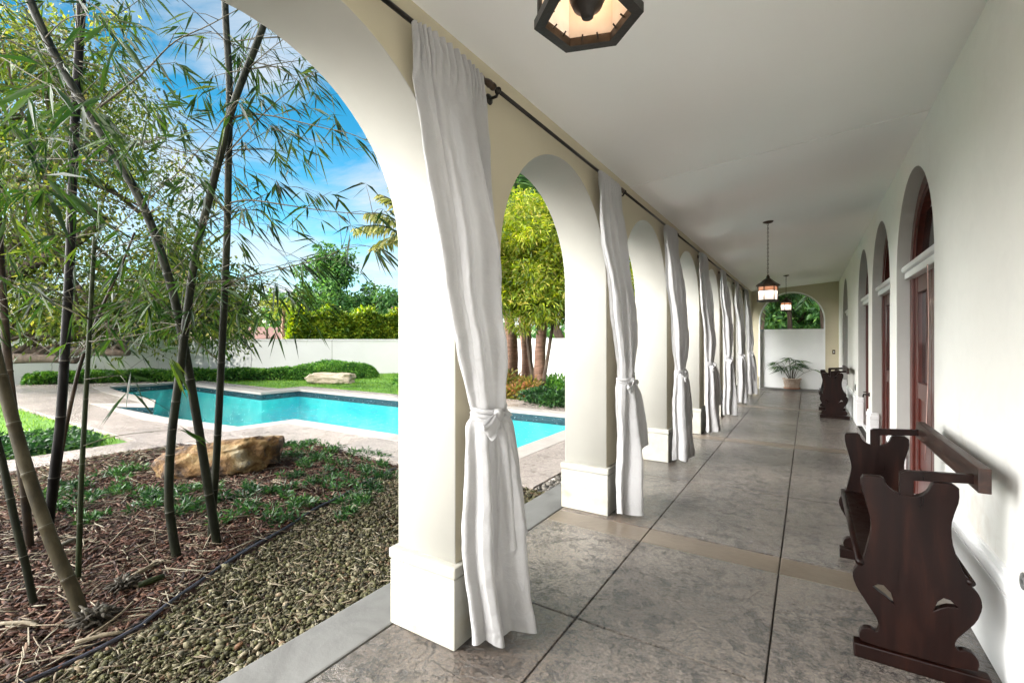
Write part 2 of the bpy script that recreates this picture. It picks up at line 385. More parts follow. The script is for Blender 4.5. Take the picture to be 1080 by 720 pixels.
M['gravel'] = chipmat('gravel_stones', [(0, (0.0121, 0.0106, 0.0049)), (0.3, (0.0356, 0.0329, 0.0124)), (0.55, (0.0658, 0.0636, 0.0207)), (0.72, (0.0878, 0.0769, 0.0415)), (0.86, (0.1316, 0.1192, 0.0706)), (0.93, (0.0823, 0.0397, 0.0166)), (1, (0.2194, 0.2013, 0.1369))], 0.8)
M['pebble'] = chipmat('dark_pebbles', [(0, (0.02, 0.02, 0.018)), (0.5, (0.08, 0.07, 0.06)), (0.85, (0.2, 0.18, 0.15)), (1, (0.4, 0.37, 0.33))], 0.7)

# ------------------------------------------------------------------ scene-graph helpers
def tag(o, label=None, cat=None, group=None, kind=None):
    if label: o['label'] = label
    if cat: o['category'] = cat
    if group: o['group'] = group
    if kind: o['kind'] = kind
    return o

def root(name, loc, label, cat, group=None):
    o = bpy.data.objects.new(name, None)
    o.empty_display_size = 0.1
    o.location = loc
    COL.objects.link(o)
    return tag(o, label, cat, group)

def base_of(parent):
    """world offset of the thing a part belongs to (parts sit at their thing's origin)"""
    v = Vector((0, 0, 0))
    while parent is not None:
        v += Vector(parent.location)
        parent = parent.parent
    return v

def link(name, me, parent=None, origin=None):
    o = bpy.data.objects.new(name, me)
    COL.objects.link(o)
    if parent is not None:
        o.parent = parent
    elif origin is not None:
        o.location = origin
    return o

def raw_mesh(name, verts, faces, mats, parent=None, origin=None, smooth=False, midx=None):
    """verts (n,3) in world space; faces list or (m,k) array"""
    off = base_of(parent) if parent is not None else Vector(origin or (0, 0, 0))
    V = np.asarray(verts, dtype=np.float32) - np.array(off, dtype=np.float32)
    me = bpy.data.meshes.new(name)
    if isinstance(faces, np.ndarray):
        m, k = faces.shape
        me.vertices.add(len(V)); me.vertices.foreach_set('co', V.ravel())
        me.loops.add(m * k); me.loops.foreach_set('vertex_index', faces.astype(np.int32).ravel())
        me.polygons.add(m)
        me.polygons.foreach_set('loop_start', np.arange(0, m * k, k, dtype=np.int32))
        me.polygons.foreach_set('loop_total', np.full(m, k, dtype=np.int32))
        me.update(calc_edges=True)
    else:
        me.from_pydata([tuple(v) for v in V], [], faces)
    for mt in (mats if isinstance(mats, (list, tuple)) else [mats]):
        me.materials.append(mt)
    if midx is not None:
        me.polygons.foreach_set('material_index', np.asarray(midx, dtype=np.int32))
    if smooth:
        me.polygons.foreach_set('use_smooth', np.ones(len(me.polygons), dtype=bool))
    me.validate()
    me.update()
    return link(name, me, parent, origin)

class MB:
    """collects shapes and links them as one mesh object"""
    def __init__(self):
        self.v = []; self.f = []
    def add(self, verts, faces):
        n = len(self.v)
        self.v += [tuple(p) for p in verts]
        self.f += [tuple(i + n for i in f) for f in faces]
        return self
    def box(self, x0, x1, y0, y1, z0, z1, b=0.0):
        if b <= 0:
            v = [(x, y, z) for x in (x0, x1) for y in (y0, y1) for z in (z0, z1)]
            f = [(0, 1, 3, 2), (4, 6, 7, 5), (0, 4, 5, 1), (2, 3, 7, 6), (0, 2, 6, 4), (1, 5, 7, 3)]
            return self.add(v, f)
        bm = bmesh.new()
        bmesh.ops.create_cube(bm, size=1.0)
        for q in bm.verts:
            q.co = Vector(((x0 + x1) / 2 + q.co.x * (x1 - x0), (y0 + y1) / 2 + q.co.y * (y1 - y0), (z0 + z1) / 2 + q.co.z * (z1 - z0)))
        bmesh.ops.bevel(bm, geom=list(bm.edges), offset=b, segments=2, profile=0.6, affect='EDGES')
        bm.verts.index_update()
        vs = [q.co[:] for q in bm.verts]; fs = [[q.index for q in f.verts] for f in bm.faces]
        bm.free()
        return self.add(vs, fs)
    def tube(self, pts, r, n=10, cap=True):
        pts = [Vector(p) for p in pts]
        rr = r if isinstance(r, (list, tuple, np.ndarray)) else [r] * len(pts)
        t0 = (pts[1] - pts[0]).normalized()
        up = Vector((0, 0, 1)) if abs(t0.z) < 0.9 else Vector((1, 0, 0))
        a = t0.cross(up).normalized()
        vs = []; fs = []
        for i, p in enumerate(pts):
            t = (pts[min(i + 1, len(pts) - 1)] - pts[max(i - 1, 0)])
            if t.length < 1e-9: t = t0.copy()
            t.normalize()
            a = (a - t * a.dot(t))
            if a.length < 1e-6: a = t.orthogonal()
            a.normalize()
            b = t.cross(a)
            for k in range(n):
                w = 2 * PI * k / n
                vs.append(p + (a * math.cos(w) + b * math.sin(w)) * rr[i])
        for i in range(len(pts) - 1):
            for k in range(n):
                k2 = (k + 1) % n
                fs.append((i * n + k, i * n + k2, (i + 1) * n + k2, (i + 1) * n + k))
        if cap:
            fs.append(tuple(range(n - 1, -1, -1)))
            m = (len(pts) - 1) * n
            fs.append(tuple(m + k for k in range(n)))
        return self.add(vs, fs)
    def lathe(self, c, prof, n=24, axis='z', rot=0.0):
        """prof: (radius, offset along axis)"""
        vs = []; fs = []
        c = Vector(c)
        for r, h in prof:
            for k in range(n):
                w = 2 * PI * k / n + rot
                x, y = r * math.cos(w), r * math.sin(w)
                if axis == 'z': vs.append(c + Vector((x, y, h)))
                elif axis == 'y': vs.append(c + Vector((x, h, y)))
                else: vs.append(c + Vector((h, x, y)))
        for i in range(len(prof) - 1):
            for k in range(n):
                k2 = (k + 1) % n
                q = (i * n + k, i * n + k2, (i + 1) * n + k2, (i + 1) * n + k)
                fs.append(q if axis != 'y' else q[::-1])
        return self.add(vs, fs)
    def torus(self, c, R, r, ax_u, ax_v, n=14, m=7, stretch=1.0):
        c = Vector(c); u = Vector(ax_u); v = Vector(ax_v); w = u.cross(v).normalized()
        vs = []; fs = []
        for i in range(n):
            t = 2 * PI * i / n
            d = u * math.cos(t) + v * math.sin(t)
            p = c + u * math.cos(t) * R + v * math.sin(t) * R * stretch
            for j in range(m):
                s = 2 * PI * j / m
                vs.append(p + d * math.cos(s) * r + w * math.sin(s) * r)
        for i in range(n):
            for j in range(m):
                i2, j2 = (i + 1) % n, (j + 1) % m
                fs.append((i * m + j, i2 * m + j, i2 * m + j2, i * m + j2))
        return self.add(vs, fs)
    def build(self, name, mat, parent=None, smooth=False, origin=None, angle=None):
        o = raw_mesh(name, np.array(self.v, dtype=np.float32), self.f, mat, parent, origin, smooth)
        if angle is not None:
            o.data.polygons.foreach_set('use_smooth', np.ones(len(o.data.polygons), dtype=bool))
            bm = bmesh.new(); bm.from_mesh(o.data)
            for e in bm.edges:
                if len(e.link_faces) == 2 and e.calc_face_angle(0) > angle:
                    e.smooth = False
            bm.to_mesh(o.data); bm.free()
        return o

def extrude(outlines, depth, bevel=0.0, res=2):
    """fill 2D outlines (first outer, rest holes) and extrude both ways by depth/2; returns verts, faces in (u, v, w)"""
    cu = bpy.data.curves.new('profile', 'CURVE')
    cu.dimensions = '2D'; cu.fill_mode = 'BOTH'
    cu.extrude = max(depth / 2 - bevel, 1e-5); cu.bevel_depth = bevel; cu.bevel_resolution = res
    cu.offset = -bevel
    for pts in outlines:
        s = cu.splines.new('POLY')
        s.points.add(len(pts) - 1)
        for p, q in zip(s.points, pts):
            p.co = (q[0], q[1], 0, 1)
        s.use_cyclic_u = True
    o = bpy.data.objects.new('profile', cu)
    COL.objects.link(o)
    dg = bpy.context.evaluated_depsgraph_get()
    me = bpy.data.meshes.new_from_object(o.evaluated_get(dg))
    bm = bmesh.new(); bm.from_mesh(me)
    bmesh.ops.remove_doubles(bm, verts=list(bm.verts), dist=1e-5)
    bmesh.ops.recalc_face_normals(bm, faces=list(bm.faces))
    bm.verts.index_update()
    vs = np.array([v.co[:] for v in bm.verts]); fs = [[v.index for v in f.verts] for f in bm.faces]
    bm.free()
    COL.objects.unlink(o); bpy.data.objects.remove(o); bpy.data.curves.remove(cu); bpy.data.meshes.remove(me)
    return vs, fs

def arch_pts(yc, r, z_spring, n=28, z_floor=0.0):
    """points of one opening, walked from its low-y foot over the crown to its high-y foot"""
    p = [(yc - r, z_floor)]
    for i in range(n + 1):
        t = PI - PI * i / n
        p.append((yc + r * math.cos(t), z_spring + r * math.sin(t)))
    p.append((yc + r, z_floor))
    return p

def pts_to(vs, f):
    return np.array([f(*v) for v in vs])

# ------------------------------------------------------------------ leaves
def leaves(name, C, D, Lg, W, mat, parent=None, fold=0.25, droop=0.15, flat=None, origin=None):
    """C base points, D directions (unit), Lg lengths, W widths: six-vertex folded leaves in ONE mesh"""
    C = np.asarray(C, dtype=np.float64); D = np.asarray(D, dtype=np.float64)
    n = len(C)
    Lg = np.broadcast_to(np.asarray(Lg, dtype=np.float64), (n,))[:, None]
    W = np.broadcast_to(np.asarray(W, dtype=np.float64), (n,))[:, None]
    D = D / np.linalg.norm(D, axis=1, keepdims=True)
    R = rng.normal(size=(n, 3))
    if flat is not None:
        R = R * flat + np.array([0, 0, 1.0])
    S = np.cross(D, R); S /= (np.linalg.norm(S, axis=1, keepdims=True) + 1e-9)
    U = np.cross(S, D)
    dz = np.zeros((n, 3)); dz[:, 2] = -1
    base = C
    mid = C + D * Lg * 0.45 + dz * Lg * droop * 0.25 - U * W * fold
    tip = C + D * Lg + dz * Lg * droop
    le = C + D * Lg * 0.40 + S * W * 0.5 + dz * Lg * droop * 0.2
    ri = C + D * Lg * 0.40 - S * W * 0.5 + dz * Lg * droop * 0.2
    V = np.stack([base, le, tip, ri, mid], axis=1).reshape(-1, 3)
    b = (np.arange(n) * 5)[:, None]
    Fq = np.concatenate([b + np.array([[0, 1, 2, 4]]), b + np.array([[0, 4, 2, 3]])], axis=0)
    return raw_mesh(name, V, Fq, mat, parent, origin)

def unit(n):
    v = rng.normal(size=(n, 3))
    return v / np.linalg.norm(v, axis=1, keepdims=True)

def clump_points(centers, radii, counts, squash=0.8):
    out = []; nrm = []
    for c, r, k in zip(centers, radii, counts):
        d = unit(k)
        rad = r * rng.random(k) ** 0.45
        p = np.array(c) + d * rad[:, None] * np.array([1, 1, squash])
        out.append(p); nrm.append(d)
    return np.concatenate(out), np.concatenate(nrm)

def wavy(p, q, n, amp, seed):
    r = random.Random(seed)
    p = Vector(p); q = Vector(q)
    L = (q - p).length
    ph = [r.uniform(0, 6.28) for _ in range(6)]
    out = []
    for i in range(n + 1):
        t = i / n
        e = math.sin(PI * t) ** 0.5 if 0 < t < 1 else 0
        o = Vector((math.sin(3.1 * t + ph[0]) + 0.5 * math.sin(7 * t + ph[1]), math.sin(2.7 * t + ph[2]) + 0.5 * math.sin(8 * t + ph[3]), 0.6 * math.sin(3.3 * t + ph[4])))
        out.append(p.lerp(q, t) + o * amp * L * e)
    return out

def tree(name, label, cat, base, crowns, n_clumps, per_clump, leaf, leaf_len, mat, trunk_r, group=None, trunk_mat=None, clump_r=(0.5, 0.9), trunks=None, limb_every=6, lean=None, hollow=0.35, reach=None):
    """tapered trunk, limbs to the clumps, and a crown of many leaf-sized faces gathered in uneven clumps"""
    base = Vector(base)
    t = root(name, base, label, cat, group)
    cs = []; rs = []
    for k in range(n_clumps):
        c, rad = crowns[rng.integers(len(crowns))]
        d = unit(1)[0]
        q = hollow + (1 - hollow) * rng.random()
        cs.append(np.array(c) + d * np.array(rad) * q)
        rs.append(rng.uniform(*clump_r))
    counts = [max(8, int(per_clump * rng.uniform(0.4, 1.5) * (r / np.mean(rs)) ** 1.5)) for r in rs]
    P, Dn = clump_points(cs, rs, counts)
    D = Dn * 0.7 + unit(len(P)) * 0.8 + np.array([0, 0, -0.25])
    leaves('crown', P, D, leaf_len * rng.uniform(0.6, 1.3, len(P)), leaf * rng.uniform(0.7, 1.3, len(P)), mat, t)
    mb = MB()
    top = Vector(np.mean([c for c, _ in crowns], axis=0))
    tb = trunks or [(base, top)]
    heads = []
    for j, (a, b) in enumerate(tb):
        path = wavy(a, b, 12, 0.035, 31 + j * 7 + len(name))
        mb.tube(path, [trunk_r * (1.15 - 0.8 * i / 12) + (trunk_r * 0.5 if i == 0 else 0) for i in range(13)], 9)
        heads.append(path)
    for k in range(0, n_clumps, limb_every):
        path = heads[k % len(heads)]
        s = path[random.Random(k).randint(5, 12)]
        w = wavy(s, cs[k], 8, 0.06, k)
        r0 = trunk_r * random.Random(k + 5).uniform(0.18, 0.4)
        mb.tube(w, [r0 * (1 - 0.8 * i / 8) for i in range(9)], 6)
    mb.build('trunk', trunk_mat or M['bark'], t, smooth=True)
    return t

# ==================================================================== SETTING: veranda
X_IN, X_OUT = -1.460, -1.855          # arcade wall faces
X_R = 0.74                            # house wall face
PITCH = 2.03
Y_END = 16.0
def ceil_z(x): return 2.98 + (x - X_IN) / (X_R - X_IN) * 0.17

# ---- floor: slabs with open joints over a dark bed
fl = MB()
g = 0.0035
xs = [(-1.852, -1.055), (-1.055, -0.158), (-0.158, 0.735)]
ys = [(-4.5, -1.8), (-1.8, 0.25), (0.25, 2.30), (2.30, 3.44), (3.70, 5.15), (5.15, 7.50), (7.76, 9.55), (9.55, 11.56), (11.82, 13.7), (13.7, 15.95)]
for a, b in xs:
    for c, d in ys:
        fl.box(a + g, b - g, c + g, d - g, -0.08, 0.0, 0.006)
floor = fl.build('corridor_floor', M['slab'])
tag(floor, kind='structure')
bd = MB()
for c, d in ((3.44, 3.70), (7.50, 7.76), (11.56, 11.82)):
    bd.box(-1.852 + g, -1.055 - g, c + g, d - g, -0.08, -0.001, 0.005)
    bd.box(-1.055 + g, -0.158 - g, c + g, d - g, -0.08, -0.001, 0.005)
    bd.box(-0.158 + g, 0.735 - g, c + g, d - g, -0.08, -0.001, 0.005)
tag(bd.build('floor_band', M['band']), kind='structure')
tag(MB().box(-1.86, 0.9, -4.5, 16.3, -0.2, -0.022).build('floor_bed', M['joint']), kind='structure')
kb = MB()
for c, d in ((-4.5, -1.0), (-1.0, 3.05), (3.05, 7.1), (7.1, 11.2), (11.2, 16.3)):
    kb.box(-2.186, -1.860, c + 0.004, d - 0.004, -0.3, 0.0, 0.012)
tag(kb.build('kerb', M['kerb']), kind='structure')

tag(MB().box(-9.0, 6.0, -14.0, -4.51, -0.2, -0.03).box(-9.0, -2.19, -4.506, -1.21, -0.2, -0.03).build('bounce_slab', M['bounce_slab']), kind='structure')  # pale slab added out of view to bounce light onto the ceiling
# ---- ceiling in two fields with a hairline joint, roof slab above
def ceiling_field(y0, y1, dz=0.0):
    v = []
    for y in (y0, y1):
        for x in (X_IN - 0.05, X_R + 0.05):
            v.append((x, y, ceil_z(x) + dz)); v.append((x, y, ceil_z(x) + 0.14))
    f = [(0, 4, 6, 2), (1, 3, 7, 5), (0, 1, 5, 4), (2, 6, 7, 3), (0, 2, 3, 1), (4, 5, 7, 6)]
    return v, f
cm = MB()
cm.add(*ceiling_field(-4.5, 4.418)); cm.add(*ceiling_field(4.426, 16.2, -0.005))
tag(cm.build('ceiling', M['ceil']), kind='structure')
rf = root('veranda_roof', (0, 7, 3.3), 'flat pale roof slab over the tiled corridor ceiling', 'roof')
MB().box(-2.25, 7.0, -4.6, 16.6, 3.36, 3.62, 0.02).build('roof_slab', M['stucco'], rf)
MB().box(-1.86, X_R + 0.3, -4.5, 16.3, 3.30, 3.355).build('deck_board', M['trim'], rf)

# ---- arcade wall
R_A, SPR = 0.815, 1.955
out = [(-4.5, 0.0)]
for k in range(-2, 8):  # first two bays are unseen, added to even out the corridor light
    out += arch_pts(0.960 + PITCH * k, R_A, SPR)
out += [(Y_END, 0.0), (Y_END, 3.3), (-4.5, 3.3)]
vs, fs = extrude([out], X_IN - X_OUT, 0.006)
arc = root('arcade_wall', ((X_IN + X_OUT) / 2, 8, 0), 'white stucco arcade wall of round arches between corridor and garden', 'arcade')
xm = (X_IN + X_OUT) / 2
V = pts_to(vs, lambda u, v, w: (xm + w, u, v))
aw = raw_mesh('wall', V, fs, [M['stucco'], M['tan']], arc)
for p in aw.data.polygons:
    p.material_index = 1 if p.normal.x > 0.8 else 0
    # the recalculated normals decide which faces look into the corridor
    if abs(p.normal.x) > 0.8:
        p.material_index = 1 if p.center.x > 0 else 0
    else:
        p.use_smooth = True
def col_plinth(y0, y1):
    m = MB()
    m.box(-1.872, -1.433, y0 - 0.040, y1 + 0.04, 0.0, 0.338, 0.006)
    m.box(-1.866, -1.441, y0 - 0.034, y1 + 0.034, 0.336, 0.350)
    m.box(-1.878, -1.427, y0 - 0.046, y1 + 0.046, 0.346, 0.400, 0.010)
    m.build('column_base', M['plinth'], arc)
for k in range(-2, 7):
    col_plinth(1.775 + PITCH * k, 2.175 + PITCH * k)
col_plinth(15.985 - 0.0, 16.1)

# ---- house wall with arched door openings
DOORS = [5.12, 7.19, 9.26, 13.40]
R_D, SPR_D = 0.82, 2.105
out = [(-8.0, 0.0)]
for yc in DOORS:
    out += arch_pts(yc, R_D, SPR_D)
out += [(16.3, 0.0), (16.3, 3.5), (-4.7, 3.5), (-4.7, 5.5), (-8.0, 5.5)]  # rear end raised out of view to keep sun off the corridor
vs, fs = extrude([out], 0.30, 0.006)
hw = root('house_wall', (0.9, 8, 0), 'long off white house wall with deep arched door openings', 'wall')
hwo = raw_mesh('wall', pts_to(vs, lambda u, v, w: (X_R + 0.15 + w, u, v)), fs, [M['offwhite'], M['reveal_shade']], hw)
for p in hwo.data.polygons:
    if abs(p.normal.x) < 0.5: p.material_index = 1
edges = [-7.9]
for yc in DOORS: edges += [yc - R_D, yc + R_D]
edges += [16.2]
for i in range(0, len(edges), 2):
    a, b = edges[i] + (-0.02 if i else 0), edges[i + 1] + (0.02 if i + 2 < len(edges) else 0)
    m = MB()
    m.box(0.716, 0.815, a, b, 0.0, 0.395, 0.005)
    m.box(0.722, 0.812, a + 0.006, b - 0.006, 0.39, 0.41)
    m.box(0.712, 0.820, a - 0.003, b + 0.003, 0.404, 0.465, 0.012)
    m.box(0.724, 0.816, a + 0.004, b - 0.004, 0.460, 0.500, 0.010)
    m.build('skirting', M['trim'], hw)
def ring(yc, r0, r1, zs, z0, n=28):
    o = [(yc - r0, z0)] + arch_pts(yc, r0, zs, n, z0)[1:-1] + [(yc + r0, z0)]
    i = [(yc + r1, z0)] + arch_pts(yc, r1, zs, n, z0)[1:-1][::-1] + [(yc - r1, z0)]
    return o + i
for yc in DOORS:
    vs, fs = extrude([ring(yc, R_D - 0.005, R_D - 0.11, SPR_D, 0.02)], 0.085, 0.008)
    d = raw_mesh('door', pts_to(vs, lambda u, v, w: (0.885 + w, u, v)), fs, M['redwood'], hw)
    m = MB()
    for s in (-1, 1):                      # two leaves, each with stiles and rails
        a, b = (yc - 0.70, yc - 0.006) if s < 0 else (yc + 0.006, yc + 0.70)
        m.box(0.865, 0.925, a, a + 0.11, 0.03, 2.09, 0.008); m.box(0.865, 0.925, b - 0.11, b, 0.03, 2.09, 0.008)
        for z0, z1 in ((0.03, 0.30), (0.95, 1.10), (1.94, 2.09)):
            m.box(0.868, 0.922, a + 0.108, b - 0.108, z0, z1, 0.008)
        m.box(0.885, 0.905, a + 0.1, b - 0.1, 0.28, 0.97)
        m.box(0.890, 0.905, (a + b) / 2 - 0.015, (a + b) / 2 + 0.015, 1.08, 1.96)
    m.build('leaf', M['redwood'], d)
    MB().box(0.900, 0.908, yc - 0.69, yc + 0.69, 1.0, 2.8 - 0.15).build('pane', M['cover_glass'], d)
    vs, fs = extrude([ring(yc, R_D - 0.12, R_D - 0.21, SPR_D + 0.06, SPR_D + 0.08)], 0.06, 0.006)
    raw_mesh('fanlight_frame', pts_to(vs, lambda u, v, w: (0.885 + w, u, v)), fs, M['redwood'], d)
    m = MB()
    m.box(0.772, 0.93, yc - 0.80, yc + 0.80, 2.150, 2.205, 0.024)
    m.box(0.800, 0.93, yc - 0.80, yc + 0.80, 2.085, 2.148, 0.010)
    m.build('ledge', M['trim'], d)
    MB().box(0.80, 0.95, yc - R_D + 0.001, yc + R_D - 0.001, -0.01, 0.025, 0.004).build('threshold', M['trim'], d)

# ---- end wall with arch, low white infill wall and sill
yo = lambda x: x
out = [(X_IN - 0.395, 0.0)] + arch_pts(-0.42, 0.812, 2.07) + [(X_R + 0.1, 0.0), (X_R + 0.1, 3.3), (X_IN - 0.395, 3.3)]
vs, fs = extrude([out], 0.30, 0.006)
ew = root('end_wall', (-0.36, 16.15, 0), 'tan end wall of the corridor with one white edged arch', 'wall')
e = raw_mesh('wall', pts_to(vs, lambda u, v, w: (u, 16.15 - w, v)), fs, [M['tan'], M['stucco']], ew)
for p in e.data.polygons:
    p.material_index = 0 if abs(p.normal.y) > 0.9 else 1
vs, fs = extrude([ring(-0.42, 0.842, 0.806, 2.07, 0.0)], 0.02, 0.004)
raw_mesh('arch_trim', pts_to(vs, lambda u, v, w: (u, 15.992 - w, v)), fs, M['trim'], ew)
MB().box(-1.235, 0.395, 16.18, 16.32, -0.1, 1.81, 0.006).build('infill_wall', M['trim'], ew)
MB().box(-1.228, 0.388, 15.93, 16.178, -0.1, 0.05, 0.012).build('sill', M['kerb'], ew)
m = MB(); m.box(-1.44, -1.262, 15.955, 15.998, 0, 0.34, 0.005); m.box(-1.44, -1.258, 15.95, 15.998, 0.345, 0.40, 0.008); m.build('skirting', M['tan'], ew)
m = MB(); m.box(0.422, 0.71, 15.955, 15.998, 0, 0.34, 0.005); m.box(0.422, 0.71, 15.95, 15.998, 0.345, 0.40, 0.008); m.build('skirting', M['tan'], ew)

# ---- small fittings on the house wall
def plate(y, z, w, h, label, cat, name, dark=False):
    t = root(name, (X_R, y, z), label, cat)
    MB().box(X_R - 0.008, X_R, y - w / 2, y + w / 2, z - h / 2, z + h / 2, 0.003).build('cover', M['metal'] if dark else M['trim'], t)
    MB().box(X_R - 0.013, X_R - 0.0082, y - w / 5, y + w / 5, z - h / 4, z + h / 4, 0.002).build('toggle' if not dark else 'socket', M['metal'], t)
plate(10.6, 0.62, 0.08, 0.12, 'dark weatherproof outlet low on the house wall behind the far bench', 'outlet', 'wall_outlet', True)
t = root('light_switch', (0.62, 15.998, 1.15), 'small dark switch on the tan end wall right of the arch', 'switch')
MB().box(0.585, 0.655, 15.988, 15.998, 1.09, 1.21, 0.003).build('cover', M['bronze'], t)
MB().box(0.61, 0.63, 15.980, 15.9878, 1.13, 1.17, 0.002).build('toggle', M['trim'], t)
t = root('hose_tap', (X_R, 8.28, 0.72), 'small dark tap on the wall strip between the second and third doors', 'tap')
m = MB().lathe((X_R, 8.28, 0.72), [(0.0, -0.012), (0.03, -0.012), (0.03, 0)], 16, 'x').tube([(X_R - 0.01, 8.28, 0.72), (X_R - 0.07, 8.28, 0.72), (X_R - 0.075, 8.28, 0.68)], 0.012, 8)
m.build('spout', M['metal'], t, smooth=True)
MB().torus((X_R - 0.05, 8.28, 0.755), 0.022, 0.005, (1, 0, 0), (0, 1, 0)).build('handle', M['metal'], t, smooth=True)
t = MB().tube([(0.78, 4.75, 2.08), (0.782, 4.72, 1.6), (0.79, 4.80, 1.15), (0.80, 4.93, 0.75), (0.806, 5.0, 0.52)], 0.0038, 8).build('hanging_cord', surf('pink_cord', [(0.3, (0.62, 0.42, 0.38)), (0.7, (0.72, 0.52, 0.47))], 5, 0.6, 0), smooth=True)
tag(t, 'thin pale pink cord hanging down the nearest red wooden door', 'cord')

# ==================================================================== curtains and rods
def fabric_mat():
    m, nt, out = new_mat('curtain_cotton')
    L = nt.links.new
    vec = coords(nt)
    n1 = N(nt, 'ShaderNodeTexNoise', i_Scale=2.2, i_Detail=4)
    L(vec, n1.inputs['Vector'])
    r = ramp(nt, [(0.3, (0.375, 0.37, 0.372)), (0.7, (0.45, 0.445, 0.446))])
    L(n1.outputs['Fac'], r.inputs['Fac'])
    d = N(nt, 'ShaderNodeBsdfPrincipled', i_Roughness=0.85)
    d.inputs['Specular IOR Level'].default_value = 0.15
    d.inputs['Sheen Weight'].default_value = 0.25
    t = nt.nodes.new('ShaderNodeBsdfTranslucent')
    L(r.outputs['Color'], d.inputs['Base Color']); L(r.outputs['Color'], t.inputs['Color'])
    n2 = N(nt, 'ShaderNodeTexNoise', i_Scale=38, i_Detail=5, i_Roughness=0.65)
    L(vec, n2.inputs['Vector'])
    n3 = N(nt, 'ShaderNodeTexNoise', i_Scale=9, i_Detail=3, i_Distortion=1.5)
    L(vec, n3.inputs['Vector'])
    ad = N(nt, 'ShaderNodeMath', operation='MULTIPLY_ADD'); ad.inputs[1].default_value = 3.0
    L(n3.outputs['Fac'], ad.inputs[0]); L(n2.outputs['Fac'], ad.inputs[2])
    b = N(nt, 'ShaderNodeBump', i_Strength=0.6, i_Distance=0.005)
    L(ad.outputs[0], b.inputs['Height']); L(b.outputs['Normal'], d.inputs['Normal'])
    mx = N(nt, 'ShaderNodeMixShader'); mx.inputs[0].default_value = 0.18
    L(d.outputs['BSDF'], mx.inputs[1]); L(t.outputs['BSDF'], mx.inputs[2])
    L(mx.outputs['Shader'], out.inputs['Surface'])
    return m
M['fabric'] = fabric_mat()

def sheet_grid(P):
    """P (rows, cols, 3) -> verts, quad faces"""
    r, c = P.shape[:2]
    idx = np.arange(r * c).reshape(r, c)
    q = np.stack([idx[:-1, :-1], idx[:-1, 1:], idx[1:, 1:], idx[1:, :-1]], axis=-1).reshape(-1, 4)
    return P.reshape(-1, 3), q

def smooth_interp(z, zs, vals):
    z = np.asarray(z)
    zs = np.array(zs); vals = np.array(vals)
    i = np.clip(np.searchsorted(zs, z) - 1, 0, len(zs) - 2)
    t = np.clip((z - zs[i]) / (zs[i + 1] - zs[i]), 0, 1)
    t = t * t * (3 - 2 * t) * 0.6 + t * 0.4
    return vals[i] + (vals[i + 1] - vals[i]) * t

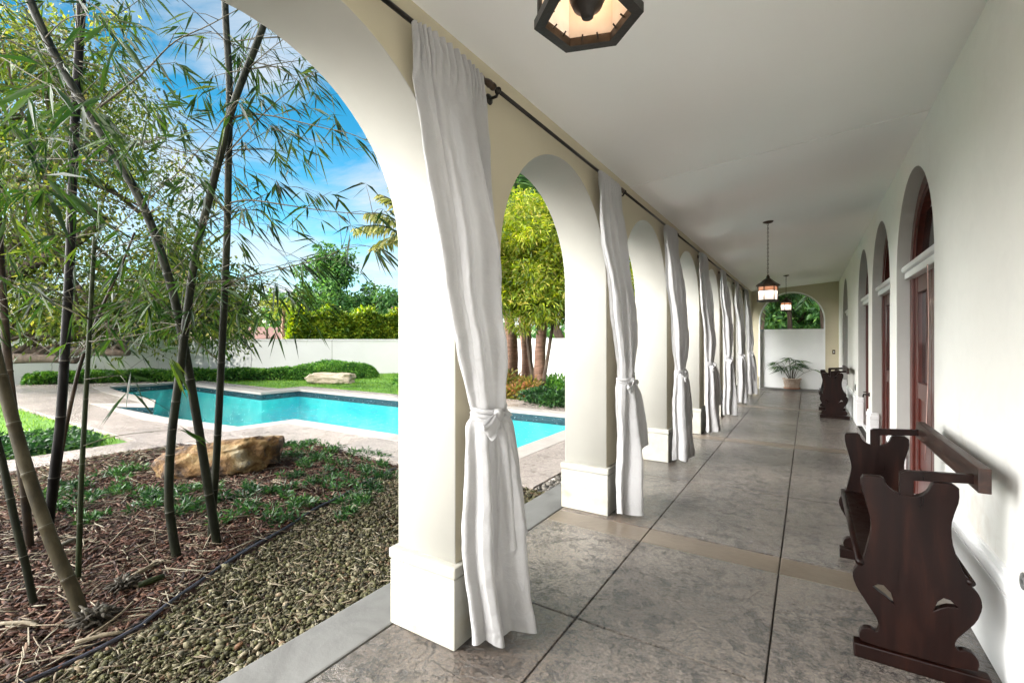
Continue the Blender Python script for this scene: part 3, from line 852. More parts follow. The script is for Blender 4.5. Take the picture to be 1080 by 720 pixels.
def curtain(k, label):
    r = np.random.default_rng(100 + k)
    y0 = PITCH * k
    t = root('curtain', (-1.38, 1.75 + y0, 0.0), label, 'curtain', 'white curtains tied back along the arcade')
    rows, cols = 150, 260
    zz = np.linspace(0.035, 2.822, rows)
    j = lambda s: float(r.uniform(-s, s))
    tz = 1.12 + j(0.03)
    # centre, half width along y, half depth along x, by height
    yc = smooth_interp(zz, [0.0, 0.5, tz, 1.35, 1.8, 2.3, 2.85], [1.97, 1.93, 1.885, 1.87, 1.80 + j(0.02), 1.69, 1.655]) + y0
    hw_ = smooth_interp(zz, [0.0, 0.5, tz - 0.05, tz, tz + 0.06, 1.45, 1.85, 2.4, 2.72, 2.85], [0.188 + j(0.025), 0.170, 0.125, 0.088, 0.098, 0.135, 0.165, 0.205, 0.228, 0.240])
    hd = smooth_interp(zz, [0.0, 0.5, tz - 0.05, tz, tz + 0.06, 1.5, 2.2, 2.72, 2.85], [0.104, 0.102, 0.088, 0.058, 0.070, 0.085, 0.075, 0.04, 0.02])
    xc = smooth_interp(zz, [0.0, tz, 1.6, 2.6, 2.85], [-1.345, -1.345, -1.355, -1.39, -1.398])
    th = np.linspace(-1.9, 1.9, cols)
    s = (th + 1.9) / 3.8
    ph = r.uniform(0, 6.28, 6)
    Z, S = np.meshgrid(zz, s, indexing='ij')
    TH = np.meshgrid(zz, th, indexing='ij')[1]
    top = np.clip((Z - 2.0) / 0.75, 0, 1)
    low = np.clip((tz - Z) / 1.0, 0, 1)
    mid = np.exp(-((Z - tz) / 0.18) ** 2)
    n1 = float(r.uniform(3.8, 5.6))
    sway, swp = float(r.uniform(0.008, 0.03)), float(r.uniform(0, 6.28))
    f = np.sin(2 * PI * n1 * S + ph[0] + 0.7 * np.sin(1.7 * Z + ph[1]))
    f2 = np.sin(2 * PI * 9.0 * S + ph[2] + 0.9 * np.sin(2.3 * Z + ph[3]))
    f3 = np.sin(2 * PI * 2.3 * S + ph[4] + 0.8 * Z)
    sharp = np.sign(f) * np.abs(f) ** 0.75
    pleat = 0.42 * sharp * (0.75 + 0.25 * f3) + 0.07 * f2 + 0.16 * f3
    pinch = np.sin(2 * PI * 9 * S + ph[5])
    pleat = pleat * (1 - 0.45 * mid) * (1 - 0.75 * np.clip((Z - 2.6) / 0.15, 0, 1))
    rad = 1 + pleat * (0.85 + 0.35 * low)
    Y = yc[:, None] + hw_[:, None] * np.sin(TH) * (1 + 0.35 * pleat)
    X = xc[:, None] + hd[:, None] * np.cos(TH) * rad * 1.15 + 0.006 * np.sin(9 * Z + 5 * S + ph[1])
    # header: pinch pleats standing off the rod
    X = X + 0.022 * np.clip((Z - 2.60) / 0.12, 0, 1) * np.abs(pinch) ** 1.5
    Z2 = Z + 0.008 * np.abs(pinch) * np.clip((Z - 2.78) / 0.06, 0, 1)
    Y = Y + sway * np.sin(2.4 * Z + swp) * np.clip(np.abs(Z - tz) / 0.5, 0, 1) * np.clip((2.75 - Z) / 0.5, 0, 1)
    X = X + 0.0018 * np.sin(23 * Z + 17 * S + ph[0]) * np.sin(11 * S + ph[4]) + 0.0014 * np.sin(41 * Z - 29 * S + ph[3])
    # lower part sways
    Y = Y + 0.02 * np.sin(3.0 * Z + ph[2]) * np.clip((1.0 - Z) / 0.4, 0, 1)
    Z2 = Z2 + (0.012 * np.sin(2 * PI * 3 * S + ph[3])) * np.clip((0.3 - Z) / 0.3, 0, 1)
    X = np.maximum(X, np.where(Z < 0.41, -1.424, -1.452))
    P = np.stack([X, Y, Z2], axis=-1)
    V, Fq = sheet_grid(P)
    raw_mesh('cloth', V, Fq, M['fabric'], t, smooth=True)
    # hem band at the foot
    V, Fq = sheet_grid(P[:6] + np.array([0.003, 0, 0]) * 1.0)
    hem = raw_mesh('hem', V, Fq, M['fabric'], t, smooth=True)
    # tie: waist band, knot, loops, tails
    cy = 1.885 + y0; cx = -1.345
    m = MB()
    for q in (0.0, 0.022, -0.02):
        path = []
        for i in range(25):
            a = -2.0 + 4.0 * i / 24
            path.append((cx + 0.080 * math.cos(a) + 0.004, cy + 0.098 * math.sin(a), tz + q + 0.01 * math.sin(2 * a + k)))
        m.tube(path, 0.012, 7)
    tie = m.build('tie', M['fabric'], t, smooth=True)
    kx, ky = cx + 0.088, cy - 0.035
    m = MB().lathe((kx, ky, tz), [(0.0, -0.032), (0.02, -0.026), (0.029, -0.008), (0.028, 0.012), (0.018, 0.026), (0.0, 0.031)], 12)
    m.build('knot', M['fabric'], tie, smooth=True)
    def ribbon(ctr, wid, seed, nm, fixed=None):
        ctr = np.array(ctr, dtype=float)
        n = 26
        tt = np.linspace(0, 1, n)
        seg = np.linspace(0, 1, len(ctr))
        C = np.stack([np.interp(tt, seg, ctr[:, i]) for i in range(3)], axis=1)
        for _ in range(3):
            C[1:-1] = (C[:-2] + 2 * C[1:-1] + C[2:]) / 4
        wv = np.interp(tt, np.linspace(0, 1, len(wid)), wid)
        T = np.gradient(C, axis=0); T /= np.linalg.norm(T, axis=1, keepdims=True)
        nrm = np.array([1.0, -0.55, 0.0])
        side = np.cross(T, nrm); side /= np.linalg.norm(side, axis=1, keepdims=True)
        if fixed is not None:
            side = np.broadcast_to(np.array(fixed), side.shape)
        ac = 11
        u = np.linspace(-1, 1, ac)
        rr = np.random.default_rng(seed)
        p0 = rr.uniform(0, 6)
        off = (0.018 * np.cos(u * 2.2 + p0)[None, :] + 0.008 * np.sin(u * 6 + p0)[None, :]) * (wv[:, None] / 0.12)
        P = C[:, None, :] + side[:, None, :] * (u[None, :, None] * wv[:, None, None] / 2) + (nrm / 1.14)[None, None, :] * off[:, :, None]
        if 'tail' in nm:
            P[-7:, :, 2] -= (u[None, :] * 0.055 * np.linspace(0, 1, 7)[:, None] ** 2)
        V, Fq = sheet_grid(P)
        return raw_mesh(nm, V, Fq, M['fabric'], tie, smooth=True)
    s1 = 1 + j(0.15)
    ribbon([(kx, ky, tz), (kx + 0.03, ky - 0.05 * s1, tz - 0.015), (kx + 0.034, ky - 0.095 * s1, tz - 0.055), (kx + 0.012, ky - 0.112 * s1, tz - 0.075), (kx - 0.012, ky - 0.085, tz - 0.05), (kx - 0.005, ky, tz)], [0.03, 0.075, 0.095, 0.10, 0.085, 0.03], k * 5 + 1, 'bow_loop', (0.0, -0.62, 0.78))
    ribbon([(kx, ky, tz), (kx + 0.022, ky + 0.045, tz - 0.01), (kx + 0.016, ky + 0.085, tz - 0.045), (kx - 0.004, ky + 0.098, tz - 0.06), (kx - 0.025, ky + 0.07, tz - 0.035), (kx - 0.01, ky, tz)], [0.03, 0.06, 0.075, 0.08, 0.065, 0.03], k * 5 + 2, 'bow_loop', (0.0, 0.62, 0.78))
    ribbon([(kx, ky + 0.005, tz - 0.01), (kx + 0.03, ky + 0.02, tz - 0.12), (kx + 0.045, ky + 0.045, tz - 0.40), (kx + 0.05, ky + 0.06 + j(0.02), tz - 0.66 + j(0.08))], [0.045, 0.09, 0.135, 0.15], k * 5 + 3, 'tail')
    ribbon([(kx, ky + 0.02, tz - 0.01), (kx - 0.01, ky + 0.10, tz - 0.06), (kx - 0.03, ky + 0.17, tz - 0.28), (kx - 0.04, ky + 0.20, tz - 0.50 + j(0.08))], [0.045, 0.08, 0.11, 0.12], k * 5 + 4, 'tail')
    return t

ORD = ['nearest', 'second', 'third', 'fourth', 'fifth', 'sixth', 'farthest']
CL = ['nearest white curtain, tall and wide, tied with a bow against the first arch column',
      'second white curtain from the camera, tied with a bow beside the second column',
      'third white curtain from the camera, bow tied, with a long slanting tail',
      'fourth white curtain from the camera along the row of columns',
      'fifth white curtain from the camera along the row of columns',
      'sixth white curtain from the camera, next to last in the row',
      'last small white curtain in the row, beside the tan end wall']
for k in range(7):
    curtain(k, CL[k])

def rod(k, y0, y1, label):
    xr, zr = -1.400, 2.832
    t = root('curtain_rod', (xr, y0, zr), label, 'curtain rod', 'black curtain rods above the arches')
    MB().tube([(xr, y0, zr), (xr, y1, zr)], 0.0115, 12).build('rod', M['metal'], t, smooth=True)
    MB().lathe((xr, y0, zr), [(0.0, -0.095), (0.011, -0.09), (0.014, -0.082), (0.008, -0.072), (0.017, -0.045), (0.021, -0.02), (0.014, -0.004), (0.020, 0.004), (0.020, 0.018), (0.012, 0.022)], 14, 'y').build('finial', M['bronze'], t, smooth=True)
    for yb in (y0 + 0.06, y1 - 0.25):
        m = MB().tube([(X_IN, yb, zr - 0.03), (xr - 0.01, yb, zr - 0.028), (xr, yb, zr - 0.008)], 0.008, 8)
        m.lathe((X_IN, yb, zr - 0.03), [(0.03, 0), (0.026, 0.008), (0.012, 0.013), (0, 0.014)], 16, 'x')
        m.torus((xr, yb, zr), 0.016, 0.005, (1, 0, 0), (0, 0, 1))
        m.build('bracket', M['metal'], t, smooth=True)
rod(0, 0.10, 1.90, 'black curtain rod over the nearest arch, running out of the top of the photo')
for k in range(1, 7):
    rod(k, 2.00 + PITCH * (k - 1), 1.90 + PITCH * k, ['', 'black curtain rod with finial over the second arch, between the nearest two curtains', 'black curtain rod over the third arch, between the second and third curtains', 'black curtain rod over the fourth arch, between the third and fourth curtains', 'black curtain rod over the fifth arch, between the fourth and fifth curtains', 'black curtain rod over the sixth arch, between the fifth and sixth curtains', 'black curtain rod over the last curtained arch by the tan end wall'][k])

# ==================================================================== lanterns
def glow_mat(name, col, strength, trans):
    m, nt, out = new_mat(name)
    L = nt.links.new
    vec = coords(nt)
    n = N(nt, 'ShaderNodeTexNoise', i_Scale=18, i_Detail=4)
    L(vec, n.inputs['Vector'])
    r = ramp(nt, [(0.3, tuple(c * 0.85 for c in col)), (0.7, col)])
    L(n.outputs['Fac'], r.inputs['Fac'])
    d = N(nt, 'ShaderNodeBsdfPrincipled', i_Roughness=0.35)
    t = nt.nodes.new('ShaderNodeBsdfTranslucent')
    L(r.outputs['Color'], d.inputs['Base Color']); L(r.outputs['Color'], t.inputs['Color'])
    L(r.outputs['Color'], d.inputs['Emission Color']); d.inputs['Emission Strength'].default_value = strength
    mx = N(nt, 'ShaderNodeMixShader'); mx.inputs[0].default_value = trans
    L(d.outputs['BSDF'], mx.inputs[1]); L(t.outputs['BSDF'], mx.inputs[2])
    L(mx.outputs['Shader'], out.inputs['Surface'])
    return m
M['pane'] = glow_mat('opal_pane', (0.88, 0.84, 0.79), 0.05, 0.5)
M['amber'] = glow_mat('amber_pane', (0.20, 0.10, 0.06), 0.05, 0.3)
M['bulb'] = glow_mat('lit_bulb', (1.0, 0.66, 0.36), 6.0, 0.0)

def hexp(c, r, z, rot):
    return [Vector((c[0] + r * math.cos(rot + PI / 3 * i), c[1] + r * math.sin(rot + PI / 3 * i), z)) for i in range(6)]

def lantern(x, y, zb, label, rot, watts, tone, R=0.118, H=0.215):
    zc = ceil_z(x)
    t = root('lantern', (x, y, zb), label, 'lantern', 'hexagonal lanterns hanging from the corridor ceiling')
    MB().lathe((x, y, zc), [(0.0, -0.03), (0.02, -0.03), (0.055, -0.018), (0.066, -0.006), (0.066, 0.0)], 24).build('canopy', M['bronze'], t, smooth=True)
    zt = zb + H            # top of the glass
    zp = zt + 0.105        # peak of the roof
    m = MB()
    z = zp + 0.03; i = 0
    while z < zc - 0.03:
        m.torus((x, y, z + 0.016), 0.0085, 0.0028, (1, 0, 0) if i % 2 else (0, 1, 0), (0, 0, 1), 12, 6, 1.9)
        z += 0.026; i += 1
    m.build('chain', M['bronze'], t, smooth=True)
    # hexagonal roof: broad eave, concave rise, finial
    m = MB()
    prof = [(R + 0.004, zt - 0.012), (R + 0.026, zt - 0.010), (R + 0.026, zt + 0.004), (R * 0.72, zt + 0.045), (R * 0.36, zt + 0.082), (0.024, zt + 0.095), (0.02, zp)]
    rings = [hexp((x, y), r, zz, rot) for r, zz in prof]
    vv = [p for q in rings for p in q]; ff = []
    for a in range(len(prof) - 1):
        for b in range(6):
            ff.append((a * 6 + b, a * 6 + (b + 1) % 6, (a + 1) * 6 + (b + 1) % 6, (a + 1) * 6 + b))
    m.add(vv, ff)
    m.lathe((x, y, zp), [(0.02, -0.005), (0.024, 0.006), (0.012, 0.02), (0.016, 0.03), (0.0, 0.038)], 14)
    m.build('lantern_roof', M['bronze'], t)
    # frame: bottom ring, top ring, posts and a cross bar at one third from the top
    m = MB()
    def hexring(r0, r1, z0, z1):
        a, b = hexp((x, y), r0, z0, rot), hexp((x, y), r1, z0, rot)
        c, d = hexp((x, y), r0, z1, rot), hexp((x, y), r1, z1, rot)
        vv = a + b + c + d
        ff = []
        for i in range(6):
            j = (i + 1) % 6
            ff += [(i, j, 6 + j, 6 + i), (12 + i, 18 + i, 18 + j, 12 + j), (i, 12 + i, 12 + j, j), (6 + i, 6 + j, 18 + j, 18 + i)]
        m.add(vv, ff)
    hexring(R + 0.012, R - 0.016, zb, zb + 0.022)
    hexring(R + 0.004, R - 0.012, zt - 0.020, zt - 0.0125)
    hexring(R + 0.001, R - 0.006, zt - 0.075, zt - 0.067)
    for p, q in zip(hexp((x, y), R - 0.002, zb + 0.02, rot), hexp((x, y), R - 0.002, zt - 0.012, rot)):
        m.tube([p, q], 0.0062, 6)
    a = hexp((x, y), R - 0.016, zb + 0.012, rot)
    for i in range(6):                                 # pane clips
        for s in (0.3, 0.7):
            p = a[i].lerp(a[(i + 1) % 6], s)
            q = p.lerp(Vector((x, y, p.z)), 0.12); 
            m.tube([p, q + Vector((0, 0, 0.008))], 0.0022, 5)
    m.build('frame', M['metal'], t)
    a, b = hexp((x, y), R - 0.0085, zb + 0.02, rot), hexp((x, y), R - 0.0085, zt - 0.014, rot)
    for i in range(6):
        j = (i + 1) % 6
        f1 = (H - 0.075 - 0.02) / (H - 0.034)
        c1, c2 = a[i].lerp(b[i], f1), a[j].lerp(b[j], f1)
        raw_mesh('pane', [a[i], a[j], c2, c1], [(0, 1, 2, 3)], M['pane'], t)
        raw_mesh('upper_pane', [c1, c2, b[j], b[i]], [(0, 1, 2, 3)], M['amber'], t)
    sk = MB().lathe((x, y, zb + 0.020), [(0.0, -0.012), (0.014, -0.012), (0.017, 0.0), (0.034, 0.012), (0.043, 0.032), (0.045, 0.05), (0.03, 0.052), (0.0, 0.052)], 20).build('lamp_cup', M['metal'], t, smooth=True)
    MB().lathe((x, y, zb + 0.075), [(0.012, 0.004), (0.016, 0.015), (0.022, 0.035), (0.018, 0.055), (0.0, 0.066)], 16).build('bulb', M['bulb'], t, smooth=True)
    li = bpy.data.lights.new('lantern_light', 'POINT')
    li.energy = watts; li.color = tone; li.shadow_soft_size = 0.02
    lo = bpy.data.objects.new('lantern_light', li); COL.objects.link(lo)
    lo.parent = t; lo.location = (0, 0, 0.185)
    return t
lantern(-0.445, 1.035, 2.262, 'black hexagonal lantern close overhead, lit, seen from below at the top of the photo', 0.33, 2.2, (1.0, 0.55, 0.26))
lantern(-0.445, 6.99, 2.00, 'bronze hexagonal lantern on a long chain in the middle of the corridor', 0.20, 4.5, (1.0, 0.90, 0.80))
lantern(-0.445, 13.07, 2.19, 'small bronze lantern at the far end, in front of the leafy arch', 0.30, 5.0, (1.0, 0.90, 0.80))

# ==================================================================== benches
PANEL = [(0.212, 0.857), (0.255, 0.86), (0.297, 0.862), (0.307, 0.828), (0.331, 0.802), (0.362, 0.79), (0.401, 0.79), (0.431, 0.802), (0.453, 0.823), (0.464, 0.855), (0.473, 0.868), (0.555, 0.867), (0.557, 0.8), (0.541, 0.743), (0.530, 0.691), (0.532, 0.621), (0.547, 0.555), (0.574, 0.477), (0.590, 0.465), (0.592, 0.440), (0.615, 0.416), (0.626, 0.389), (0.629, 0.353), (0.612, 0.293), (0.574, 0.234), (0.547, 0.195), (0.541, 0.168), (0.551, 0.148), (0.574, 0.158), (0.604, 0.150), (0.621, 0.118), (0.612, 0.070), (0.216, 0.068), (0.203, 0.099), (0.216, 0.135), (0.246, 0.146), (0.272, 0.132), (0.281, 0.165), (0.270, 0.201), (0.239, 0.25), (0.198, 0.318), (0.181, 0.363), (0.181, 0.395), (0.205, 0.440), (0.223, 0.469), (0.233, 0.516), (0.246, 0.577), (0.253, 0.637), (0.234, 0.72), (0.216, 0.791)]
CR1 = [(0.256, 0.343), (0.276, 0.360), (0.297, 0.360), (0.323, 0.333), (0.336, 0.284), (0.309, 0.307), (0.283, 0.324)]
CR2 = [(0.472, 0.296), (0.485, 0.340), (0.505, 0.362), (0.527, 0.359), (0.552, 0.335), (0.519, 0.330), (0.494, 0.314)]
def chaikin(p, n=2):
    for _ in range(n):
        q = []
        for i in range(len(p)):
            a, b = p[i], p[(i + 1) % len(p)]
            q.append((a[0] * .78 + b[0] * .22, a[1] * .78 + b[1] * .22)); q.append((a[0] * .22 + b[0] * .78, a[1] * .22 + b[1] * .78))
        p = q
    return p
def bench(y0, label, x_off=0.0):
    t = root('hall_bench', (0.40 + x_off, y0 + 0.60, 0), label, 'bench', 'carved dark wooden benches along the house wall')
    ln = 1.22
    pv, pf = extrude([chaikin(PANEL, 1), CR1, CR2], 0.036, 0.003)
    vary = []
    for yy in (y0 + 0.018, y0 + ln - 0.018):
        p = raw_mesh('side_panel', pts_to(pv, lambda u, v, w: (u + x_off, yy - w, v)), pf, M['darkwood'], t)
        MB().box(0.185 + x_off, 0.655 + x_off, yy - 0.032, yy + 0.032, 0.0, 0.066, 0.006).build('foot_rail', M['darkwood'], p)
    m = MB()
    m.box(0.215 + x_off, 0.575 + x_off, y0 + 0.037, y0 + ln - 0.037, 0.432, 0.462, 0.006)
    s = m.build('seat', M['darkwood'], t)
    MB().tube([(0.208 + x_off, y0 - 0.004, 0.447), (0.208 + x_off, y0 + ln + 0.004, 0.447)], 0.017, 12).build('nosing', M['darkwood'], s, smooth=True)
    MB().tube([(0.592 + x_off, y0 - 0.004, 0.455), (0.592 + x_off, y0 + ln + 0.004, 0.455)], 0.015, 12).build('nosing', M['darkwood'], s, smooth=True)
    for yy in (y0 + 0.018, y0 + ln - 0.018):
        v, f = extrude([[(0.355, 0.785), (0.405, 0.785), (0.405, 0.862), (0.61, 0.880), (0.61, 0.918), (0.372, 0.902), (0.355, 0.89)]], 0.030, 0.003)
        raw_mesh('arm', pts_to(v, lambda u, q, w: (u + x_off, yy - w, q)), f, M['darkwood'], t)
    MB().box(0.602 + x_off, 0.644 + x_off, y0 - 0.055, y0 + ln + 0.05, 0.857, 0.962, 0.004).build('backrest', M['railwood'], t)
bench(2.746, 'near carved dark wood bench with shaped end panels and a low back rail')
bench(10.72, 'far small dark wood bench by the house wall near the end of the corridor', 0.01)

# ---- urn at the very edge of the photo
ur = root('iron_urn', (0.625, 1.955, 0), 'black iron urn with lacy rim, cut off by the right edge of the photo', 'urn')
MB().lathe((0.625, 1.955, 0), [(0.0, 0), (0.075, 0), (0.075, 0.03), (0.03, 0.07), (0.022, 0.35), (0.03, 0.5), (0.055, 0.56), (0.075, 0.66), (0.083, 0.75), (0.085, 0.77), (0.078, 0.77), (0.07, 0.7), (0.0, 0.62)], 28).build('body', M['metal'], ur, smooth=True)
m = MB()
for i in range(14):
    a = 2 * PI * i / 14
    m.torus((0.625 + 0.092 * math.cos(a), 1.955 + 0.092 * math.sin(a), 0.785), 0.015, 0.004, (-math.sin(a), math.cos(a), 0), (0, 0, 1), 10, 5)
m.build('rim', surf('grey_iron', [(0.3, (0.05, 0.05, 0.05)), (0.7, (0.14, 0.14, 0.14))], 30, 0.6, 0.2, 60), ur, smooth=True)

# ==================================================================== potted palm at the end
pl = root('planter', (-0.40, 16.05, 0.05), 'round carved terracotta planter on the sill of the far arch', 'planter')
px_, py_, pz_ = -0.40, 16.06, 0.05
mt = surf('terracotta', [(0.3, (0.30, 0.22, 0.17)), (0.6, (0.46, 0.38, 0.31)), (0.8, (0.55, 0.49, 0.42))], 9, 0.85, 0.5, 30)
MB().lathe((px_, py_, pz_), [(0.0, 0.03), (0.175, 0.03), (0.185, 0.06), (0.215, 0.26), (0.22, 0.27), (0.20, 0.275), (0.19, 0.25), (0.0, 0.245)], 32).build('pot', mt, pl, smooth=True)
m = MB().lathe((px_, py_, pz_), [(0.212, 0.262), (0.245, 0.268), (0.25, 0.29), (0.243, 0.31), (0.215, 0.312), (0.205, 0.28)], 32)
for i in range(16):
    a = 2 * PI * i / 16
    for zz, rr in ((0.09, 0.192), (0.16, 0.203), (0.22, 0.212)):
        b = a + (PI / 16 if zz == 0.16 else 0)
        m.torus((px_ + rr * math.cos(b), py_ + rr * math.sin(b), pz_ + zz), 0.026, 0.006, (-math.sin(b), math.cos(b), 0), (0, 0, 1), 10, 5)
m.build('rim', mt, pl, smooth=True)
MB().lathe((px_, py_, pz_), [(0.0, 0.0), (0.20, 0.0), (0.225, 0.035), (0.21, 0.035), (0.19, 0.012), (0.0, 0.012)], 32).build('saucer', surf('terracotta_red', [(0.3, (0.30, 0.14, 0.09)), (0.7, (0.42, 0.22, 0.14))], 6, 0.8, 0.2, 30), pl, smooth=True)
lp = root('lady_palm', (px_, py_, pz_ + 0.25), 'green lady palm with fanned leaves growing in the terracotta planter', 'plant')
m = MB(); C = []; D = []; LL = []
r = random.Random(3)
for i in range(26):
    a = r.uniform(0, 2 * PI); el = r.uniform(0.45, 1.45); ln = r.uniform(0.40, 0.74)
    tip = Vector((px_ + math.cos(a) * math.cos(el) * ln * 1.0, min(py_ + math.sin(a) * math.cos(el) * ln, 16.15), pz_ + 0.27 + math.sin(el) * ln))
    b0 = Vector((px_ + 0.05 * math.cos(a), py_ + 0.05 * math.sin(a), pz_ + 0.24))
    mid = b0.lerp(tip, 0.5) + Vector((0, 0, 0.06))
    m.tube([b0, mid, tip], [0.006, 0.005, 0.003], 5)
    out_ = Vector((math.cos(a), math.sin(a), 0.05)).normalized(); side = Vector((-math.sin(a), math.cos(a), 0))
    for q in range(9):
        w = -1.25 + 2.5 * q / 8
        C.append(tip); D.append(out_ * math.cos(w) + side * math.sin(w) + Vector((0, 0, r.uniform(-0.45, 0.15)))); LL.append(r.uniform(0.24, 0.36))
m.build('stems', M['twig'], lp, smooth=True)
leaves('fronds', C, D, LL, 0.03, M['leaf_palm'], lp, flat=0.35, droop=0.25)

# ==================================================================== GARDEN: ground, pool, deck
POOL = [(-14.6, 4.12), (-11.0, 4.12), (-8.62, 4.38), (-8.5, 5.40), (-3.52, 5.45), (-3.52, 8.80), (-13.6, 8.80), (-13.65, 7.62), (-19.5, 7.75), (-19.5, 5.75), (-17.6, 5.45), (-14.2, 5.15), (-13.3, 4.80)]
def offset_poly(p, d):
    n = len(p); outp = []
    area = sum(p[i][0] * p[(i + 1) % n][1] - p[(i + 1) % n][0] * p[i][1] for i in range(n))
    sg = 1 if area > 0 else -1
    for i in range(n):
        a, b, c = Vector(p[i - 1]), Vector(p[i]), Vector(p[(i + 1) % n])
        e1, e2 = (b - a).normalized(), (c - b).normalized()
        n1, n2 = Vector((e1.y, -e1.x)) * sg, Vector((e2.y, -e2.x)) * sg
        q = (n1 + n2); k = max(1 + n1.dot(n2), 0.5)
        outp.append(tuple(b + q / k * d))
    return outp
def flat(name, outlines, top, thick, mat, bevel=0.0):
    v, f = extrude(outlines, thick, bevel)
    return raw_mesh(name, pts_to(v, lambda a, b, c: (a, b, top - thick / 2 + c)), f, mat)
PO = offset_poly(POOL, 0.06)
tag(flat('ground', [[(-400, -300), (300, -300), (300, 500), (-400, 500)], PO], -0.20, 0.02, M['earth']), kind='structure')
DECK = [(-2.46, 4.28), (-4.4, 4.24), (-6.2, 4.28), (-8.02, 3.25), (-8.02, -3), (-8.78, -3), (-8.78, 2.95), (-13, 2.95), (-15.5, 2.95), (-23, 4.2), (-23, 8.55), (-14.3, 8.55), (-14.3, 9.45), (-8.6, 9.45), (-7.6, 10.3), (-2.46, 10.3)]
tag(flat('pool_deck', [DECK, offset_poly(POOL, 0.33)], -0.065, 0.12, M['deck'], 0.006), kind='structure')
pool = root('pool', (-9, 6.5, -0.06), 'turquoise swimming pool with stone coping and dark tile line behind the arches', 'pool')
v, f = extrude([offset_poly(POOL, 0.328), offset_poly(POOL, -0.03)], 0.07, 0.004)
raw_mesh('coping', pts_to(v, lambda a, b, c: (a, b, -0.0975 + c)), f, M['coping'], pool)
n = len(POOL)
m = MB()
for i in range(n):
    a, b = POOL[i], POOL[(i + 1) % n]
    m.add([(a[0], a[1], -0.30), (b[0], b[1], -0.30), (b[0], b[1], -1.5), (a[0], a[1], -1.5)], [(0, 1, 2, 3)])
v, f = extrude([offset_poly(POOL, 0.03)], 0.1, 0)
m.add(pts_to(v, lambda a, b, c: (a, b, -1.5 + c)), f)
m.build('basin', M['plaster'], pool)
m = MB()
for i in range(n):
    a, b = POOL[i], POOL[(i + 1) % n]
    m.add([(a[0], a[1], -0.10), (b[0], b[1], -0.10), (b[0], b[1], -0.305), (a[0], a[1], -0.305)], [(0, 1, 2, 3)])
m.build('tile_band', M['tile'], pool)
def water_mat():
    m, nt, out = new_mat('pool_water')
    L = nt.links.new
    vec = coords(nt)
    n1 = N(nt, 'ShaderNodeTexNoise', i_Scale=4.5, i_Detail=6, i_Roughness=0.62, i_Distortion=0.9)
    L(vec, n1.inputs['Vector'])
    b = N(nt, 'ShaderNodeBump', i_Strength=1.0, i_Distance=0.16)
    L(n1.outputs['Fac'], b.inputs['Height'])
    tr = nt.nodes.new('ShaderNodeBsdfTransparent'); tr.inputs['Color'].default_value = (0.74, 0.96, 0.97, 1)
    gl = N(nt, 'ShaderNodeBsdfGlossy', i_Roughness=0.03)
    gl.inputs['Color'].default_value = (0.9, 0.95, 1, 1)
    L(b.outputs['Normal'], gl.inputs['Normal'])
    fr = N(nt, 'ShaderNodeFresnel', i_IOR=1.33)
    L(b.outputs['Normal'], fr.inputs['Normal'])
    ml = N(nt, 'ShaderNodeMath', operation='MULTIPLY'); ml.inputs[1].default_value = 0.85
    L(fr.outputs['Fac'], ml.inputs[0])
    mx = nt.nodes.new('ShaderNodeMixShader')
    L(ml.outputs[0], mx.inputs[0]); L(tr.outputs['BSDF'], mx.inputs[1]); L(gl.outputs['BSDF'], mx.inputs[2])
    L(mx.outputs['Shader'], out.inputs['Surface'])
    return m
v, f = extrude([offset_poly(POOL, 0.0)], 0.001, 0)
keep = [q for q in f if len(q) >= 3 and all(v[i][2] > 0 for i in q)]
tag(raw_mesh('water', pts_to(v, lambda a, b, c: (a, b, -0.165 + c)), keep, water_mat()), kind='structure')

# ---- lawns
LAWN1 = [(-8.82, -3), (-8.82, 2.90), (-15.4, 2.90), (-22.9, 4.1), (-24, 3.0), (-24, -3)]
LAWN2 = [(-2.46, 10.34), (-7.6, 10.34), (-8.7, 9.5), (-14.35, 9.5), (-14.35, 8.6), (-23, 8.6), (-17.5, 15.7), (-2.46, 15.7)]
tag(flat('lawn', [LAWN1], -0.10, 0.09, M['lawn']), kind='structure')
tag(flat('lawn', [LAWN2], -0.10, 0.09, M['lawn']), kind='structure')
def inside(P, poly):
    x, y = P[:, 0], P[:, 1]; c = np.zeros(len(P), dtype=bool)
    n = len(poly); jn = n - 1
    for i in range(n):
        xi, yi = poly[i]; xj, yj = poly[jn]
        c ^= ((yi > y) != (yj > y)) & (x < (xj - xi) * (y - yi) / (yj - yi + 1e-12) + xi)
        jn = i
    return c
def scatter(poly, n, z):
    p = np.array(poly); lo, hi = p.min(0), p.max(0)
    P = lo + rng.random((n, 2)) * (hi - lo)
    P = P[inside(P, poly)]
    return np.concatenate([P, np.full((len(P), 1), z)], axis=1)
G = np.concatenate([scatter(LAWN1, 26000, -0.1), scatter(LAWN2, 42000, -0.1)])
D = unit(len(G)) * 0.45 + np.array([0, 0, 1.0])
gb = leaves('grass', G, D, rng.uniform(0.04, 0.09, len(G)), 0.012, M['grass'], droop=0.1)
tag(gb, kind='stuff')

